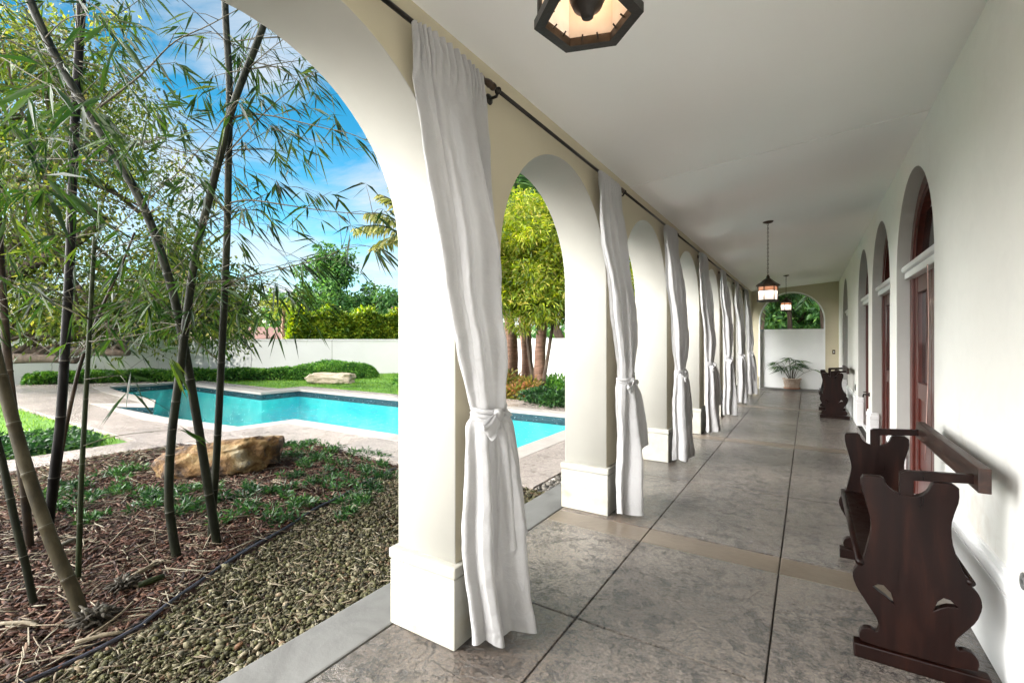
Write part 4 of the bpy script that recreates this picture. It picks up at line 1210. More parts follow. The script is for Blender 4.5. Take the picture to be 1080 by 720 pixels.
# ---- planting bed with mulch, gravel strip, groundcover
HOSE = [(-2.70, -1.2), (-2.80, -0.3), (-2.957, 0.688), (-3.05, 1.05), (-3.43, 1.61), (-3.60, 2.05), (-3.82, 2.61), (-4.08, 3.35), (-4.36, 4.22)]
BED = [(-2.19, -1.2), (-2.19, 4.27), (-4.4, 4.23), (-6.2, 4.27), (-8.02, 3.22), (-8.02, -1.2)]
def bed_h(x, y):
    h = 0.035 * np.sin(1.9 * x + 0.7) * np.sin(1.6 * y + 1.1) + 0.015 * np.sin(5.1 * x) * np.cos(4.3 * y)
    edge = np.clip((-2.19 - x) / 0.5, 0, 1)
    return -0.085 + h * edge
def bed_h1(x, y): return float(bed_h(np.array([x]), np.array([y]))[0])
gx, gy = np.meshgrid(np.linspace(-8.02, -2.188, 110), np.linspace(-1.5, 4.25, 110), indexing='ij')
P = np.stack([gx, gy, bed_h(gx, gy) - 0.012], axis=-1)
V, Fq = sheet_grid(P)
cen = V[Fq].mean(axis=1)
Fq = Fq[inside(cen, BED)]
tag(raw_mesh('planting_bed', V, Fq[:, ::-1].copy(), M['soil'], smooth=True), kind='structure')
tag(MB().box(-2.47, -2.19, 4.2, 16.2, -0.19, -0.10).build('gravel_bed', M['soil']), kind='structure')

GRAV = [(-2.2, -1.2), (-2.2, 4.22)] + [(x + 0.03, y) for x, y in HOSE[::-1]]
MULCH = [(x - 0.02, y) for x, y in HOSE] + [(-6.2, 4.2), (-7.9, 3.2), (-7.9, -1.2)]
def near_bias(P, k=1.0):
    """thin scattered bits out with distance from the veranda so the near ground is the densest"""
    d = np.hypot(P[:, 0], P[:, 1])
    return P[rng.random(len(P)) < np.clip((3.2 / d) ** k, 0.12, 1)]

def stones(name, P, r0, r1, mat, squash=0.7):
    bm = bmesh.new(); bmesh.ops.create_icosphere(bm, subdivisions=1, radius=1.0)
    bm.verts.index_update()
    bv = np.array([q.co[:] for q in bm.verts]); bf = np.array([[q.index for q in f.verts] for f in bm.faces]); bm.free()
    n = len(P)
    s = rng.uniform(r0, r1, (n, 1)) * rng.choice([0.55, 0.75, 0.95, 1.0, 1.35, 1.9], (n, 1))
    sc = s[:, None, :] * np.stack([rng.uniform(0.8, 1.5, n), rng.uniform(0.6, 1.0, n), rng.uniform(0.35, 0.8, n) * squash / 0.7], axis=1)[:, None, :]
    v = bv[None] * (1 + rng.normal(0, 0.14, (n, len(bv), 1))) * sc
    a = rng.uniform(0, 2 * PI, n); c, s_ = np.cos(a)[:, None], np.sin(a)[:, None]
    t = rng.normal(0, 0.35, (n, 1))
    x = v[..., 0] * c - v[..., 1] * s_; y = v[..., 0] * s_ + v[..., 1] * c; z = v[..., 2] + t * v[..., 0]
    V = np.stack([x, y, z], axis=-1) + P[:, None, :]
    Fq = bf[None] + (np.arange(n) * len(bv))[:, None, None]
    return raw_mesh(name, V.reshape(-1, 3), Fq.reshape(-1, 3), mat)
P = scatter(GRAV, 62000, 0)
P[:, 2] = bed_h(P[:, 0], P[:, 1]) + rng.uniform(-0.006, 0.014, len(P))
P = near_bias(P, 0.5)
tag(stones('gravel', P, 0.006, 0.0128, M['gravel']), kind='stuff')
P = scatter([(-2.46, 4.2), (-2.2, 4.2), (-2.2, 9), (-2.46, 9)], 2600, -0.095)
tag(stones('gravel', P, 0.014, 0.026, M['pebble']), kind='stuff')
PALEG = [(-7.9, 0.6), (-6.6, 1.2), (-6.9, 2.3), (-7.9, 3.1)]
P = scatter(PALEG, 2600, 0); P[:, 2] = bed_h(P[:, 0], P[:, 1])
tag(stones('gravel', P, 0.012, 0.024, M['gravel']), kind='stuff')

def chips(name, P, l0, l1, w0, w1, mat, tilt=0.3):
    n = len(P)
    L_ = rng.uniform(l0, l1, n) * rng.choice([0.6, 1.0, 1.0, 1.5], n); W_ = rng.uniform(w0, w1, n)
    a = rng.uniform(0, 2 * PI, n)
    d = np.stack([np.cos(a), np.sin(a), rng.normal(0, tilt, n)], axis=1); d /= np.linalg.norm(d, axis=1, keepdims=True)
    up = np.stack([rng.normal(0, 0.4, n), rng.normal(0, 0.4, n), np.ones(n)], axis=1)
    s = np.cross(d, up); s /= np.linalg.norm(s, axis=1, keepdims=True); u = np.cross(s, d)
    bend = rng.normal(0, 0.1, n)
    q = []
    for i, (t, wt) in enumerate(((-0.5, 0.5), (0.0, 1.0), (0.5, 0.45))):
        c = P + d * (L_ * t)[:, None] + u * ((0.25 - t * t) * bend * L_)[:, None]
        q.append(c + s * (W_ * wt * 0.5)[:, None]); q.append(c - s * (W_ * wt * 0.5)[:, None])
    top = [x + u * 0.004 for x in q]
    V = np.stack(q + top, axis=1)           # 12 verts
    b = (np.arange(n) * 12)[:, None, None]
    f = np.array([[6, 8, 9, 7], [8, 10, 11, 9], [0, 2, 8, 6], [2, 4, 10, 8], [1, 7, 9, 3], [3, 9, 11, 5], [0, 6, 7, 1], [4, 5, 11, 10]])
    return raw_mesh(name, V.reshape(-1, 3), (f[None] + b).reshape(-1, 4), mat)
P = near_bias(scatter(MULCH, 62000, 0), 0.55)
P[:, 2] = bed_h(P[:, 0], P[:, 1]) + rng.uniform(-0.004, 0.02, len(P))
tag(chips('mulch', P, 0.03, 0.085, 0.008, 0.022, M['mulch']), kind='stuff')
P = near_bias(scatter(MULCH, 5200, 0), 0.7)
P[:, 2] = bed_h(P[:, 0], P[:, 1]) + rng.uniform(0.012, 0.03, len(P))
tag(chips('dry_litter', P, 0.09, 0.26, 0.004, 0.009, M['straw'], 0.12), kind='stuff')
P = scatter(GRAV, 2200, 0)
P[:, 2] = bed_h(P[:, 0], P[:, 1]) + rng.uniform(0.012, 0.024, len(P))
tag(chips('dry_litter', P, 0.03, 0.12, 0.003, 0.010, M['straw'], 0.15), kind='stuff')

# ground cover: tufts of dark strap leaves
TUFT = [(375, 480), (395, 482), (388, 500), (310, 482), (322, 492), (303, 505), (345, 500), (295, 528), (265, 522), (215, 517), (240, 528), (285, 523), (342, 532), (375, 512), (368, 528), (408, 505), (297, 550), (135, 498), (160, 525), (195, 545), (110, 522), (75, 538), (172, 525), (150, 538), (245, 552), (332, 472), (120, 503), (62, 535), (100, 548), (318, 474), (352, 478), (400, 492), (360, 490), (130, 515), (205, 535), (185, 520), (275, 540), (90, 528), (330, 515), (350, 512), (305, 475), (340, 485), (392, 515), (60, 518), (85, 512), (380, 540), (315, 535)]
C = []; D = []; LL = []; WW = []
r = random.Random(8)
for u, v in TUFT:
    g0 = on_ground(u, v)
    for s in range(r.randint(4, 7)):
        cx, cy = g0.x + r.gauss(0, 0.10), g0.y + r.gauss(0, 0.09)
        cz = bed_h1(cx, cy)
        for q in range(34):
            a = r.uniform(0, 2 * PI); e = r.uniform(0.35, 1.3); h = r.uniform(0, 0.07)
            C.append((cx + 0.03 * math.cos(a), cy + 0.03 * math.sin(a), cz + h))
            D.append((math.cos(a) * math.cos(e), math.sin(a) * math.cos(e), math.sin(e))); LL.append(r.uniform(0.045, 0.10)); WW.append(r.uniform(0.010, 0.018))
for q in range(7000):                  # leafy ground cover along the lawn edge beyond the path
    x, y = r.uniform(-10.4, -8.85), r.uniform(-0.6, 2.6)
    a = r.uniform(0, 2 * PI); e = r.uniform(0.2, 1.2)
    C.append((x, y, -0.1 + r.uniform(0, 0.16))); D.append((math.cos(a) * math.cos(e), math.sin(a) * math.cos(e), math.sin(e))); LL.append(r.uniform(0.06, 0.13)); WW.append(0.04)
tag(leaves('ground_cover', C, D, LL, WW, M['leaf_ground'], droop=0.3, fold=0.15), kind='stuff')

# hose
hp = []
for i in range(len(HOSE) - 1):
    for q in range(8):
        t_ = q / 8
        x = HOSE[i][0] * (1 - t_) + HOSE[i + 1][0] * t_; y = HOSE[i][1] * (1 - t_) + HOSE[i + 1][1] * t_
        hp.append((x + 0.012 * math.sin(9 * y), y, bed_h1(x, y) + 0.020 + 0.006 * math.sin(7 * y)))
o = MB().tube(hp, 0.011, 10).build('irrigation_hose', surf('black_hose', [(0.3, (0.015, 0.015, 0.02)), (0.7, (0.045, 0.045, 0.06))], 12, 0.35, 0.1, 50), smooth=True)
tag(o, 'black irrigation hose lying between the mulch bed and the gravel', 'hose')
hp2 = [(p[0] - 0.05 - 0.03 * math.sin(3.3 * p[1]), p[1] + 0.02, p[2] - 0.004) for p in hp[10:44]]
o = MB().tube(hp2, 0.007, 8).build('drip_line', M['metal'], smooth=True)
tag(o, 'thinner black drip line winding beside the irrigation hose in the mulch', 'hose')

# boulders
def boulder(name, c, sx, sy, sz, rz, label, mat, seed, tilt=0.0):
    bm = bmesh.new(); bmesh.ops.create_icosphere(bm, subdivisions=5, radius=1.0)
    from mathutils import noise
    off = Vector((seed * 3.1, seed * 1.7, 0))
    R3 = Matrix.Rotation(rz, 3, 'Z') @ Matrix.Rotation(tilt, 3, 'Y')
    for q in bm.verts:
        p = q.co.copy()
        # squared-off slab with chipped facets
        sq = Vector((math.copysign(abs(p.x) ** 0.75, p.x), math.copysign(abs(p.y) ** 0.8, p.y), math.copysign(abs(p.z) ** 0.7, p.z)))
        k = 1 + 0.16 * noise.noise(p * 1.3 + off) + 0.10 * noise.noise(p * 2.9 + off) + 0.05 * noise.noise(p * 7 + off) + 0.02 * noise.noise(p * 16 + off)
        rd = noise.noise(Vector((p.x * 2.2, p.y * 2.2, p.z * 6)) + off)
        k += 0.05 * math.floor(rd * 4) / 4
        w3 = Vector((sq.x * sx * k, sq.y * sy * k, sq.z * sz * k))
        lim = sz * (0.62 + 0.10 * noise.noise(Vector((w3.x * 3, w3.y * 3, 0)) + off)) - w3.y * 0.22
        if w3.z > lim: w3.z = lim + (w3.z - lim) * 0.18
        rv = 1 - abs(noise.noise(Vector((w3.x * 2.6, w3.y * 2.6, w3.z * 7)) + off * 2))
        w3 *= 1 - 0.06 * max(rv - 0.86, 0) / 0.14
        q.co = R3 @ w3 + Vector(c)
    bm.verts.index_update()
    vs = [q.co[:] for q in bm.verts]; fs = [[q.index for q in f.verts] for f in bm.faces]; bm.free()
    o = raw_mesh(name, vs, fs, mat, None, tuple(c), True)
    return tag(o, label, 'boulder')
M['rock'] = surf('ochre_rock', [(0.36, (0.0112, 0.0081, 0.0062)), (0.44, (0.0496, 0.026, 0.0105)), (0.51, (0.124, 0.0651, 0.0198)), (0.58, (0.1674, 0.1054, 0.0403)), (0.68, (0.186, 0.1488, 0.0868)), (0.76, (0.0992, 0.0992, 0.0992))], 2.6, 0.85, 0.9, 18, detail=9, bump_dist=0.05, distort=0.6)
M['rock_pale'] = surf('pale_rock', [(0.3, (0.288, 0.232, 0.16)), (0.7, (0.496, 0.424, 0.328))], 2.5, 0.85, 0.8, 9, bump_dist=0.06)
c = at(236, 486, 5.75)
boulder('boulder', (c.x, c.y, 0.045), 0.66, 0.44, 0.29, YAW + 0.10, 'large ochre and brown flat topped boulder in the mulch bed behind the bamboo', M['rock'], 3, -0.14)
c = at(350, 394, 17.0)
boulder('flat_rock', (c.x, c.y, 0.10), 0.85, 0.5, 0.25, YAW, 'pale flat rock set in front of the clipped hedge mound', M['rock_pale'], 6)

# ==================================================================== bamboo
def arc_resample(pts, step):
    pts = [Vector(p) for p in pts]
    # Catmull-Rom then even steps
    dense = []
    for i in range(len(pts) - 1):
        p0, p1, p2, p3 = pts[max(i - 1, 0)], pts[i], pts[i + 1], pts[min(i + 2, len(pts) - 1)]
        for q in range(16):
            t_ = q / 16
            dense.append(0.5 * ((2 * p1) + (p2 - p0) * t_ + (2 * p0 - 5 * p1 + 4 * p2 - p3) * t_ ** 2 + (3 * p1 - p0 - 3 * p2 + p3) * t_ ** 3))
    dense.append(pts[-1])
    out_ = [dense[0]]; acc = 0
    for a, b in zip(dense[:-1], dense[1:]):
        acc += (b - a).length
        if acc >= step:
            out_.append(b); acc = 0
    if (out_[-1] - dense[-1]).length > step * 0.3: out_.append(dense[-1])
    return out_

def fan(C, D, LL, WW, tip, out_dir, r, n, l0, l1, w):
    out_dir = out_dir.normalized()
    sd = out_dir.cross(Vector((0, 0, 1)))
    if sd.length < 0.1: sd = Vector((1, 0, 0))
    sd.normalize()
    for q in range(n):
        a = r.uniform(-1.25, 1.25)
        d = out_dir * math.cos(a) + sd * math.sin(a) + Vector((0, 0, r.uniform(-1.1, -0.15))) + Vector((r.gauss(0, .2), r.gauss(0, .2), 0))
        C.append(tip + Vector((r.gauss(0, .008), r.gauss(0, .008), r.gauss(0, .01)))); D.append(d.normalized()); LL.append(r.uniform(l0, l1)); WW.append(w * r.uniform(0.7, 1.2))

def bamboo(label, px_path, d0, d1, r0, r1, mat, node_gap, branches=(), auto=0, seed=0, leaf=(0.13, 0.28), group='bamboo culms in the mulch bed'):
    """px_path runs from the foot upward; depth goes evenly from d0 to d1"""
    nP = len(px_path)
    v0 = px_path[0][1]; v1 = px_path[-1][1]
    W = [at(u, v, d0 + (d1 - d0) * (v0 - v) / (v0 - v1)) for u, v in px_path]
    foot = W[0].copy()
    gz = bed_h1(foot.x, foot.y)
    foot.z = gz
    W[0] = Vector((W[0].x, W[0].y, gz - 0.05))
    t = root('bamboo', foot, label, 'bamboo', group)
    path = arc_resample(W, node_gap / 6)
    rad = []; pp = []; nodes = []
    n = len(path)
    r = random.Random(seed)
    for i, p in enumerate(path):
        rr = (r0 + (r1 - r0) * i / (n - 1)) * 0.74
        pp.append(p); 
        if i % 6 == 0 and 0 < i < n - 1:
            tdir = (path[i + 1] - path[i - 1]).normalized()
            nodes.append((p, tdir, rr))
            pp[-1] = p - tdir * 0.008; rad.append(rr * 0.98)
            pp.append(p); rad.append(rr * 1.10)
            pp.append(p + tdir * 0.007); rad.append(rr * 1.02)
            pp.append(p + tdir * 0.014); rad.append(rr * 0.97)
        else:
            rad.append(rr)
    nm = MB().tube(pp, rad, 14)
    n_plain = len(nm.f)
    for p, td, rr in nodes:
        nm.tube([p + td * 0.006, p + td * 0.012], rr * 1.005, 14, cap=False)
    raw_mesh('culm', np.array(nm.v), nm.f, [M[mat], M['node']], t, smooth=True, midx=[0] * n_plain + [1] * (len(nm.f) - n_plain))
    C = []; D = []; LL = []; WW = []
    def grow(bp, br, sub=2, big=1.0):
        bm_ = MB()
        bm_.tube(bp, [br * (1 - 0.75 * i / (len(bp) - 1)) for i in range(len(bp))], 6)
        m_ = len(bp)
        for s in range(sub):
            i = r.randint(max(1, m_ // 3), m_ - 2) if m_ > 3 else 1
            p = bp[i]; td = (bp[i + 1] - bp[i - 1]).normalized()
            side = Vector((r.gauss(0, 1), r.gauss(0, 1), r.gauss(-0.1, 0.6))).normalized()
            q = p + (td * 0.6 + side * 0.8).normalized() * r.uniform(0.12, 0.34)
            w = [p, p.lerp(q, 0.5) + Vector((0, 0, 0.015)), q]
            bm_.tube(w, [br * 0.4, br * 0.3, br * 0.18], 5)
            fan(C, D, LL, WW, q, q - p, r, r.randint(2, 5), leaf[0] * big, leaf[1] * big, 0.020 * big)
        fan(C, D, LL, WW, bp[-1], bp[-1] - bp[-2], r, r.randint(3, 6), leaf[0] * big, leaf[1] * big, 0.024 * big)
        bm_.build('branch', M['twig'], t, smooth=True)
    for spec in branches:
        pts, da, db = spec[0], spec[1], spec[2]
        k = len(pts) - 1
        bw = [at(u, v, da + (db - da) * i / k) for i, (u, v) in enumerate(pts)]
        grow(arc_resample(bw, 0.06), spec[3] if len(spec) > 3 else 0.006, spec[4] if len(spec) > 4 else 4, spec[5] if len(spec) > 5 else 1.0)
    for s in range(auto):
        hi = [q for q in nodes if 1.3 < q[0].z < (4.4 if s % 4 else 99)]
        if not hi: break
        p, td, rr = hi[r.randrange(len(hi))]
        a = r.uniform(0, 2 * PI); el = r.uniform(-0.1, 0.75)
        d = Vector((math.cos(a) * math.cos(el), math.sin(a) * math.cos(el), math.sin(el)))
        ln = r.uniform(0.35, 1.1)
        q = p + d * ln
        if q.x > -2.2: q.x = -2.2 - r.uniform(0, 0.2)
        bp = [p, p.lerp(q, 0.35) + Vector((0, 0, 0.05 * ln)), p.lerp(q, 0.7) + Vector((0, 0, 0.05 * ln)), q - Vector((0, 0, 0.10 * ln))]
        grow(arc_resample(bp, 0.07), 0.0042, r.randint(2, 5), 0.85)
    if C:
        leaves('foliage', C, D, LL, WW, M['leaf_bamboo'], t, droop=0.22, fold=0.18)
    return t

bamboo('thick green bamboo leaning up to the left and crossing the others', [(230, 575), (222, 530), (210, 455), (195, 370), (180, 300), (150, 215), (100, 130), (60, 62), (32, 2), (10, -60), (-20, -160), (-40, -330), (-50, -520)], 3.58, 3.35, 0.042, 0.034, 'culm_green', 0.36,
       branches=[([(105, 113), (150, 78), (183, 45), (220, 27), (260, 5)], 3.4, 3.3, 0.008, 5),
                 ([(60, 62), (30, 50), (0, 40), (-30, 34)], 3.35, 3.2, 0.007, 3),
                 ([(115, 170), (70, 168), (20, 169), (-20, 172)], 3.4, 3.5, 0.006, 2),
                 ([(100, 130), (140, 145), (190, 160), (240, 172), (290, 190)], 3.4, 3.6, 0.005, 4),
                 ([(62, 66), (30, 90), (5, 108), (-20, 130)], 3.35, 2.9, 0.006, 4, 1.35), ([(-60, 40), (-10, 55), (30, 78), (65, 98), (90, 112)], 2.6, 2.5, 0.005, 6, 1.3), ([(48, 40), (70, 20), (100, 18), (128, 40)], 3.3, 3.0, 0.005, 7, 1.25), ([(-40, 150), (0, 165), (25, 180), (48, 200)], 2.7, 2.6, 0.004, 4, 1.25), ([(95, 125), (120, 92), (150, 72), (185, 66)], 3.4, 3.2, 0.005, 6, 1.1),
                 ([(150, 215), (190, 180), (225, 140), (250, 110)], 3.45, 3.5, 0.005, 4)], auto=44, seed=1)
bamboo('straight dark green bamboo, rightmost of the pair forming a narrow X', [(222, 569), (225, 530), (229, 470), (234, 370), (239, 260), (241, 170), (242, 90), (238, 20), (236, -40), (232, -160), (240, -350), (250, -560)], 3.69, 3.6, 0.036, 0.030, 'culm_green', 0.34,
       branches=[([(240, 127), (262, 121), (290, 123), (337, 134), (375, 143), (400, 158)], 3.62, 3.4, 0.007, 9),
                 ([(243, 214), (262, 211), (300, 216), (341, 222), (389, 226), (412, 222)], 3.65, 3.4, 0.007, 6),
                 ([(238, 300), (265, 291), (302, 282), (340, 272), (372, 258), (395, 262)], 3.68, 3.5, 0.006, 5),
                 ([(242, 100), (285, 133), (330, 148), (396, 161)], 3.62, 3.5, 0.004, 4),
                 ([(236, 330), (262, 322), (290, 315), (320, 312)], 3.7, 3.9, 0.004, 3)], auto=40, seed=2)
bamboo('mossy green bamboo bending left then right, at the foot of the X', [(188, 588), (181, 555), (178, 520), (181, 460), (190, 390), (205, 275), (218, 220), (232, 165), (248, 105), (275, 35), (292, -20), (325, -140), (350, -300), (370, -480)], 3.38, 3.75, 0.040, 0.028, 'culm_green', 0.33,
       branches=[([(226, 185), (238, 164), (280, 118), (310, 92), (332, 74)], 3.6, 3.5, 0.007, 8),
                 ([(265, 65), (300, 75), (330, 100), (352, 120)], 3.7, 3.6, 0.005, 7),
                 ([(196, 340), (150, 352), (110, 358), (70, 362)], 3.5, 3.6, 0.004, 2),
                 ([(222, 205), (260, 240), (290, 262), (318, 290)], 3.6, 3.7, 0.005, 6)], auto=40, seed=3)
bamboo('nearly black upright bamboo left of the boulder', [(50, 560), (57, 500), (64, 440), (69, 360), (74, 270), (76, 200), (80, 110), (85, 20), (87, -50), (92, -180), (100, -360), (110, -560)], 3.87, 3.8, 0.047, 0.036, 'culm_black', 0.40,
       branches=[([(86, 45), (110, 25), (140, 5), (160, -10)], 3.82, 3.7, 0.006, 4), ([(80, 110), (50, 75), (20, 60), (-10, 55)], 3.8, 3.6, 0.006, 4),
                 ([(84, 65), (125, 75), (160, 95), (190, 130)], 3.8, 3.7, 0.004, 5)], auto=38, seed=4)
bamboo('thick tan bamboo leaning left at the left edge, rooted beside the hose', [(91, 652), (77, 622), (55, 572), (30, 500), (10, 430), (-8, 360), (-30, 250), (-60, 120), (-100, -60), (-140, -260), (-170, -480)], 2.62, 2.9, 0.046, 0.026, 'culm_tan', 0.27, seed=5, auto=4)
bamboo('thin green bamboo leaning left in front, at the left edge of the photo', [(38, 642), (28, 600), (16, 550), (2, 485), (-18, 410), (-45, 300), (-75, 140), (-105, -60), (-125, -260)], 2.76, 2.85, 0.026, 0.022, 'culm_green', 0.30, seed=6,
       branches=[([(0, 478), (-20, 430), (-10, 300), (20, 215), (52, 185)], 2.75, 2.5, 0.004, 3, 1.2)])
bamboo('reddish brown bamboo with dark bands at the left edge', [(32, 578), (26, 520), (18, 460), (10, 400), (4, 330), (0, 270), (-6, 180), (-14, 60), (-24, -120), (-36, -330), (-44, -520)], 3.55, 3.6, 0.037, 0.028, 'culm_brown', 0.36, seed=7, auto=8)
bamboo('slim fresh green bamboo standing straight between the black and the mossy ones', [(82, 612), (84, 560), (86, 500), (91, 410), (97, 300), (100, 250)], 3.05, 3.2, 0.022, 0.017, 'culm_fresh', 0.32, seed=8,
       branches=[([(88, 470), (120, 460), (160, 455), (190, 452)], 3.1, 3.3, 0.0035, 0), ([(94, 360), (125, 358), (155, 366), (180, 380)], 3.1, 3.2, 0.004, 1), ([(90, 400), (115, 397), (140, 395)], 3.1, 3.2, 0.004, 2)], auto=7)
bamboo('dark slanting bamboo behind the black one, leaning right', [(56, 538), (64, 480), (83, 391), (103, 335), (128, 280), (142, 245)], 4.3, 4.5, 0.028, 0.012, 'culm_brown', 0.36, seed=9, auto=8)

# root stumps and fallen wood
M['stump'] = surf('stump_dark', [(0.3, (0.012, 0.009, 0.006)), (0.6, (0.035, 0.028, 0.018)), (0.8, (0.06, 0.055, 0.03))], 26, 0.9, 0.5, 70)
def stump(u, v, s, label, seed):
    g0 = on_ground(u, v)
    t = root('root_stump', (g0.x, g0.y, bed_h1(g0.x, g0.y)), label, 'stump')
    r = random.Random(seed)
    m = MB()
    for i in range(60):
        a = r.uniform(0, 2 * PI); e = r.uniform(-0.1, 1.2); ln = s * r.uniform(0.6, 1.1)
        b = Vector((g0.x, g0.y, g0.z + 0.02)) + Vector((r.gauss(0, s * .25), r.gauss(0, s * .25), r.uniform(0, s * .3)))
        q = b + Vector((math.cos(a) * math.cos(e), math.sin(a) * math.cos(e), math.sin(e) * 0.8)) * ln
        q.z = max(q.z, g0.z - 0.03)
        m.tube([b, b.lerp(q, 0.5) + Vector((0, 0, s * 0.12)), q], [s * 0.13, s * 0.10, s * 0.04], 6)
    m.lathe((g0.x, g0.y, g0.z - 0.03), [(s * 0.85, 0), (s * 0.72, s * 0.35), (s * 0.5, s * 0.62), (s * 0.2, s * 0.72), (0, s * 0.72)], 12)
    m.build('roots', M['stump'], t, smooth=True)
    m = MB()
    for i in range(4):
        a = r.uniform(0, 2 * PI)
        p = Vector((g0.x + s * 0.35 * math.cos(a), g0.y + s * 0.35 * math.sin(a), g0.z + s * 0.45))
        m.tube([p, p + Vector((0.25 * math.cos(a), 0.25 * math.sin(a), 1)).normalized() * s * 0.5], s * 0.16, 10)
    m.build('cut_shoot', M['node'], t, smooth=True)
stump(98, 660, 0.10, 'rooty mossy base round the foot of the thick tan bamboo', 3)
stump(131, 622, 0.085, 'dark old bamboo root stump lying in the mulch right of the tan bamboo', 5)
def stick(p, q, r0, label, mat='straw', bend=0.02):
    a, b = on_ground(*p), on_ground(*q)
    a.z = bed_h1(a.x, a.y) + 0.03; b.z = bed_h1(b.x, b.y) + 0.03
    mid = a.lerp(b, 0.5) + Vector((bend, bend, 0.01))
    o = MB().tube(arc_resample([a, mid, b], 0.03), r0, 8).build('fallen_stick', M[mat], smooth=True)
    tag(o, label, 'stick', 'fallen sticks in the mulch')
stick((140, 610), (163, 596), 0.014, 'short pale stick leaning on the dark root stump')
stick((146, 622), (172, 613), 0.020, 'thick short greenish stick beside the dark root stump', 'culm_fresh')
stick((80, 685), (130, 675), 0.010, 'long pale husk lying along the hose near the tan bamboo')
stick((90, 682), (140, 640), 0.006, 'thin straight twig lying between the tan bamboo and the hose')
stick((0, 662), (40, 664), 0.011, 'pale stick at the left edge of the mulch')
stick((62, 578), (82, 570), 0.016, 'flat pale stick in the mulch behind the tan bamboo', 'node')

# ==================================================================== garden walls, hedges, trees, neighbours
def wall_run(pts, z1, label, name='garden_wall', th=0.2, piers=True):
    c = Vector((pts[0][0], pts[0][1], 0)).lerp(Vector((pts[-1][0], pts[-1][1], 0)), 0.5)
    t = root(name, c, label, 'wall')
    for i in range(len(pts) - 1):
        a, b = Vector((*pts[i], 0)), Vector((*pts[i + 1], 0))
        d = (b - a); L_ = d.length; d.normalize(); nn = Vector((-d.y, d.x, 0))
        k = max(1, round(L_ / 3.1))
        m = MB(); cp = MB()
        for j in range(k):
            s, e = a + d * (L_ * j / k + 0.008), a + d * (L_ * (j + 1) / k - 0.008)
            for mm, hw2, z0, zt in ((m, th / 2, -0.3, z1 - 0.06), (cp, th / 2 + 0.025, z1 - 0.06, z1)):
                q = [s + nn * hw2, e + nn * hw2, e - nn * hw2, s - nn * hw2]
                mm.add([(p.x, p.y, z0) for p in q] + [(p.x, p.y, zt) for p in q], [(0, 3, 2, 1), (4, 5, 6, 7), (0, 1, 5, 4), (1, 2, 6, 5), (2, 3, 7, 6), (3, 0, 4, 7)])
        m.build('wall_panel', M['wallw'], t); cp.build('coping', M['wallw'], t)
    return t
wall_run([(-26.8, 0.0), (-16.4, 16.0)], 1.52, 'long white garden wall behind the pool lawn')
wall_run([(-16.2, 16.2), (-3.0, 16.2)], 1.55, 'white garden wall behind the brown palm trunks, dappled with shade')
wl = at(378, 374, 21.6)
t = root('wall_spout', wl, 'small dark spout mounted on the long white garden wall', 'spout')
m = MB(); q = Vector((SN, -CS, 0))
m.tube([wl + Vector((0, 0, 0.14)), wl + Vector((0.02, -0.06, 0.16)), wl + q * 0.12 + Vector((0, 0, 0.1)), wl + q * 0.1 + Vector((0, 0, -0.2))], 0.045, 8)
m.build('pipe', M['metal'], t, smooth=True)
MB().torus(wl + Vector((0, 0, 0.14)), 0.1, 0.03, (CS, SN, 0), (0, 0, 1)).build('plate', M['metal'], t, smooth=True)

def hedge(name, label, path, w, h, n, leaf, mat, z0=-0.1, round_top=0.5, cat='hedge', ends=False):
    path = [Vector((*p, 0)) for p in path]
    rs = arc_resample(path, 0.4) if len(path) > 2 else [path[0].lerp(path[1], i / 40) for i in range(41)]
    c = rs[len(rs) // 2]
    t = root(name, (c.x, c.y, z0), label, cat)
    idx = rng.integers(0, len(rs) - 1, n); fr = rng.random(n)
    A = np.array([p[:] for p in rs]); P = A[idx] * (1 - fr[:, None]) + A[idx + 1] * fr[:, None]
    T = A[idx + 1] - A[idx]; T /= np.linalg.norm(T, axis=1, keepdims=True)
    Nn = np.stack([-T[:, 1], T[:, 0], np.zeros(n)], axis=1)
    a = rng.uniform(0, PI, n)
    shell = 1 - 0.16 * rng.random(n) ** 2 + 0.05 * rng.normal(size=n)
    sp_ = (idx + fr) / (len(rs) - 1)
    tp = np.clip(1 - np.abs(2 * sp_ - 1) ** (3 if ends else 30), 0.02, 1) ** 0.5
    wv = (1 + 0.07 * np.sin(P[:, 0] * 3.1 + P[:, 1] * 2.3)) * tp
    sx = np.sign(np.cos(a)) * np.abs(np.cos(a)) ** round_top; sz = np.sin(a) ** round_top
    P = P + Nn * (sx * shell * w / 2)[:, None] * wv[:, None]
    P[:, 2] = z0 + sz * h * shell * wv
    out_n = Nn * np.cos(a)[:, None] + np.array([0, 0, 1.0]) * np.sin(a)[:, None]
    leaves('foliage', P, out_n * 0.8 + unit(n) * 0.8, leaf * rng.uniform(0.7, 1.3, n), leaf * 0.6, mat, t)
    # dark twiggy core so the hedge is not see-through
    m = MB()
    for i in range(len(rs) - 1):
        d = (rs[i + 1] - rs[i]).normalized(); nn = Vector((-d.y, d.x, 0))
        ring_ = []
        for e_, p in ((i, rs[i]), (i + 1, rs[i + 1])):
            tw = max(1 - abs(2 * e_ / (len(rs) - 1) - 1) ** (3 if ends else 30), 0.02) ** 0.5
            for k in range(9):
                b = PI * k / 8
                ring_.append(p + nn * (math.copysign(abs(math.cos(b)) ** round_top, math.cos(b)) * w * 0.42 * tw) + Vector((0, 0, z0 + math.sin(b) ** round_top * h * 0.84 * tw)))
        m.add(ring_, [(k, k + 1, 9 + k + 1, 9 + k) for k in range(8)])
    m.build('twigs', M['hedge_core'], t, smooth=True)
    return t
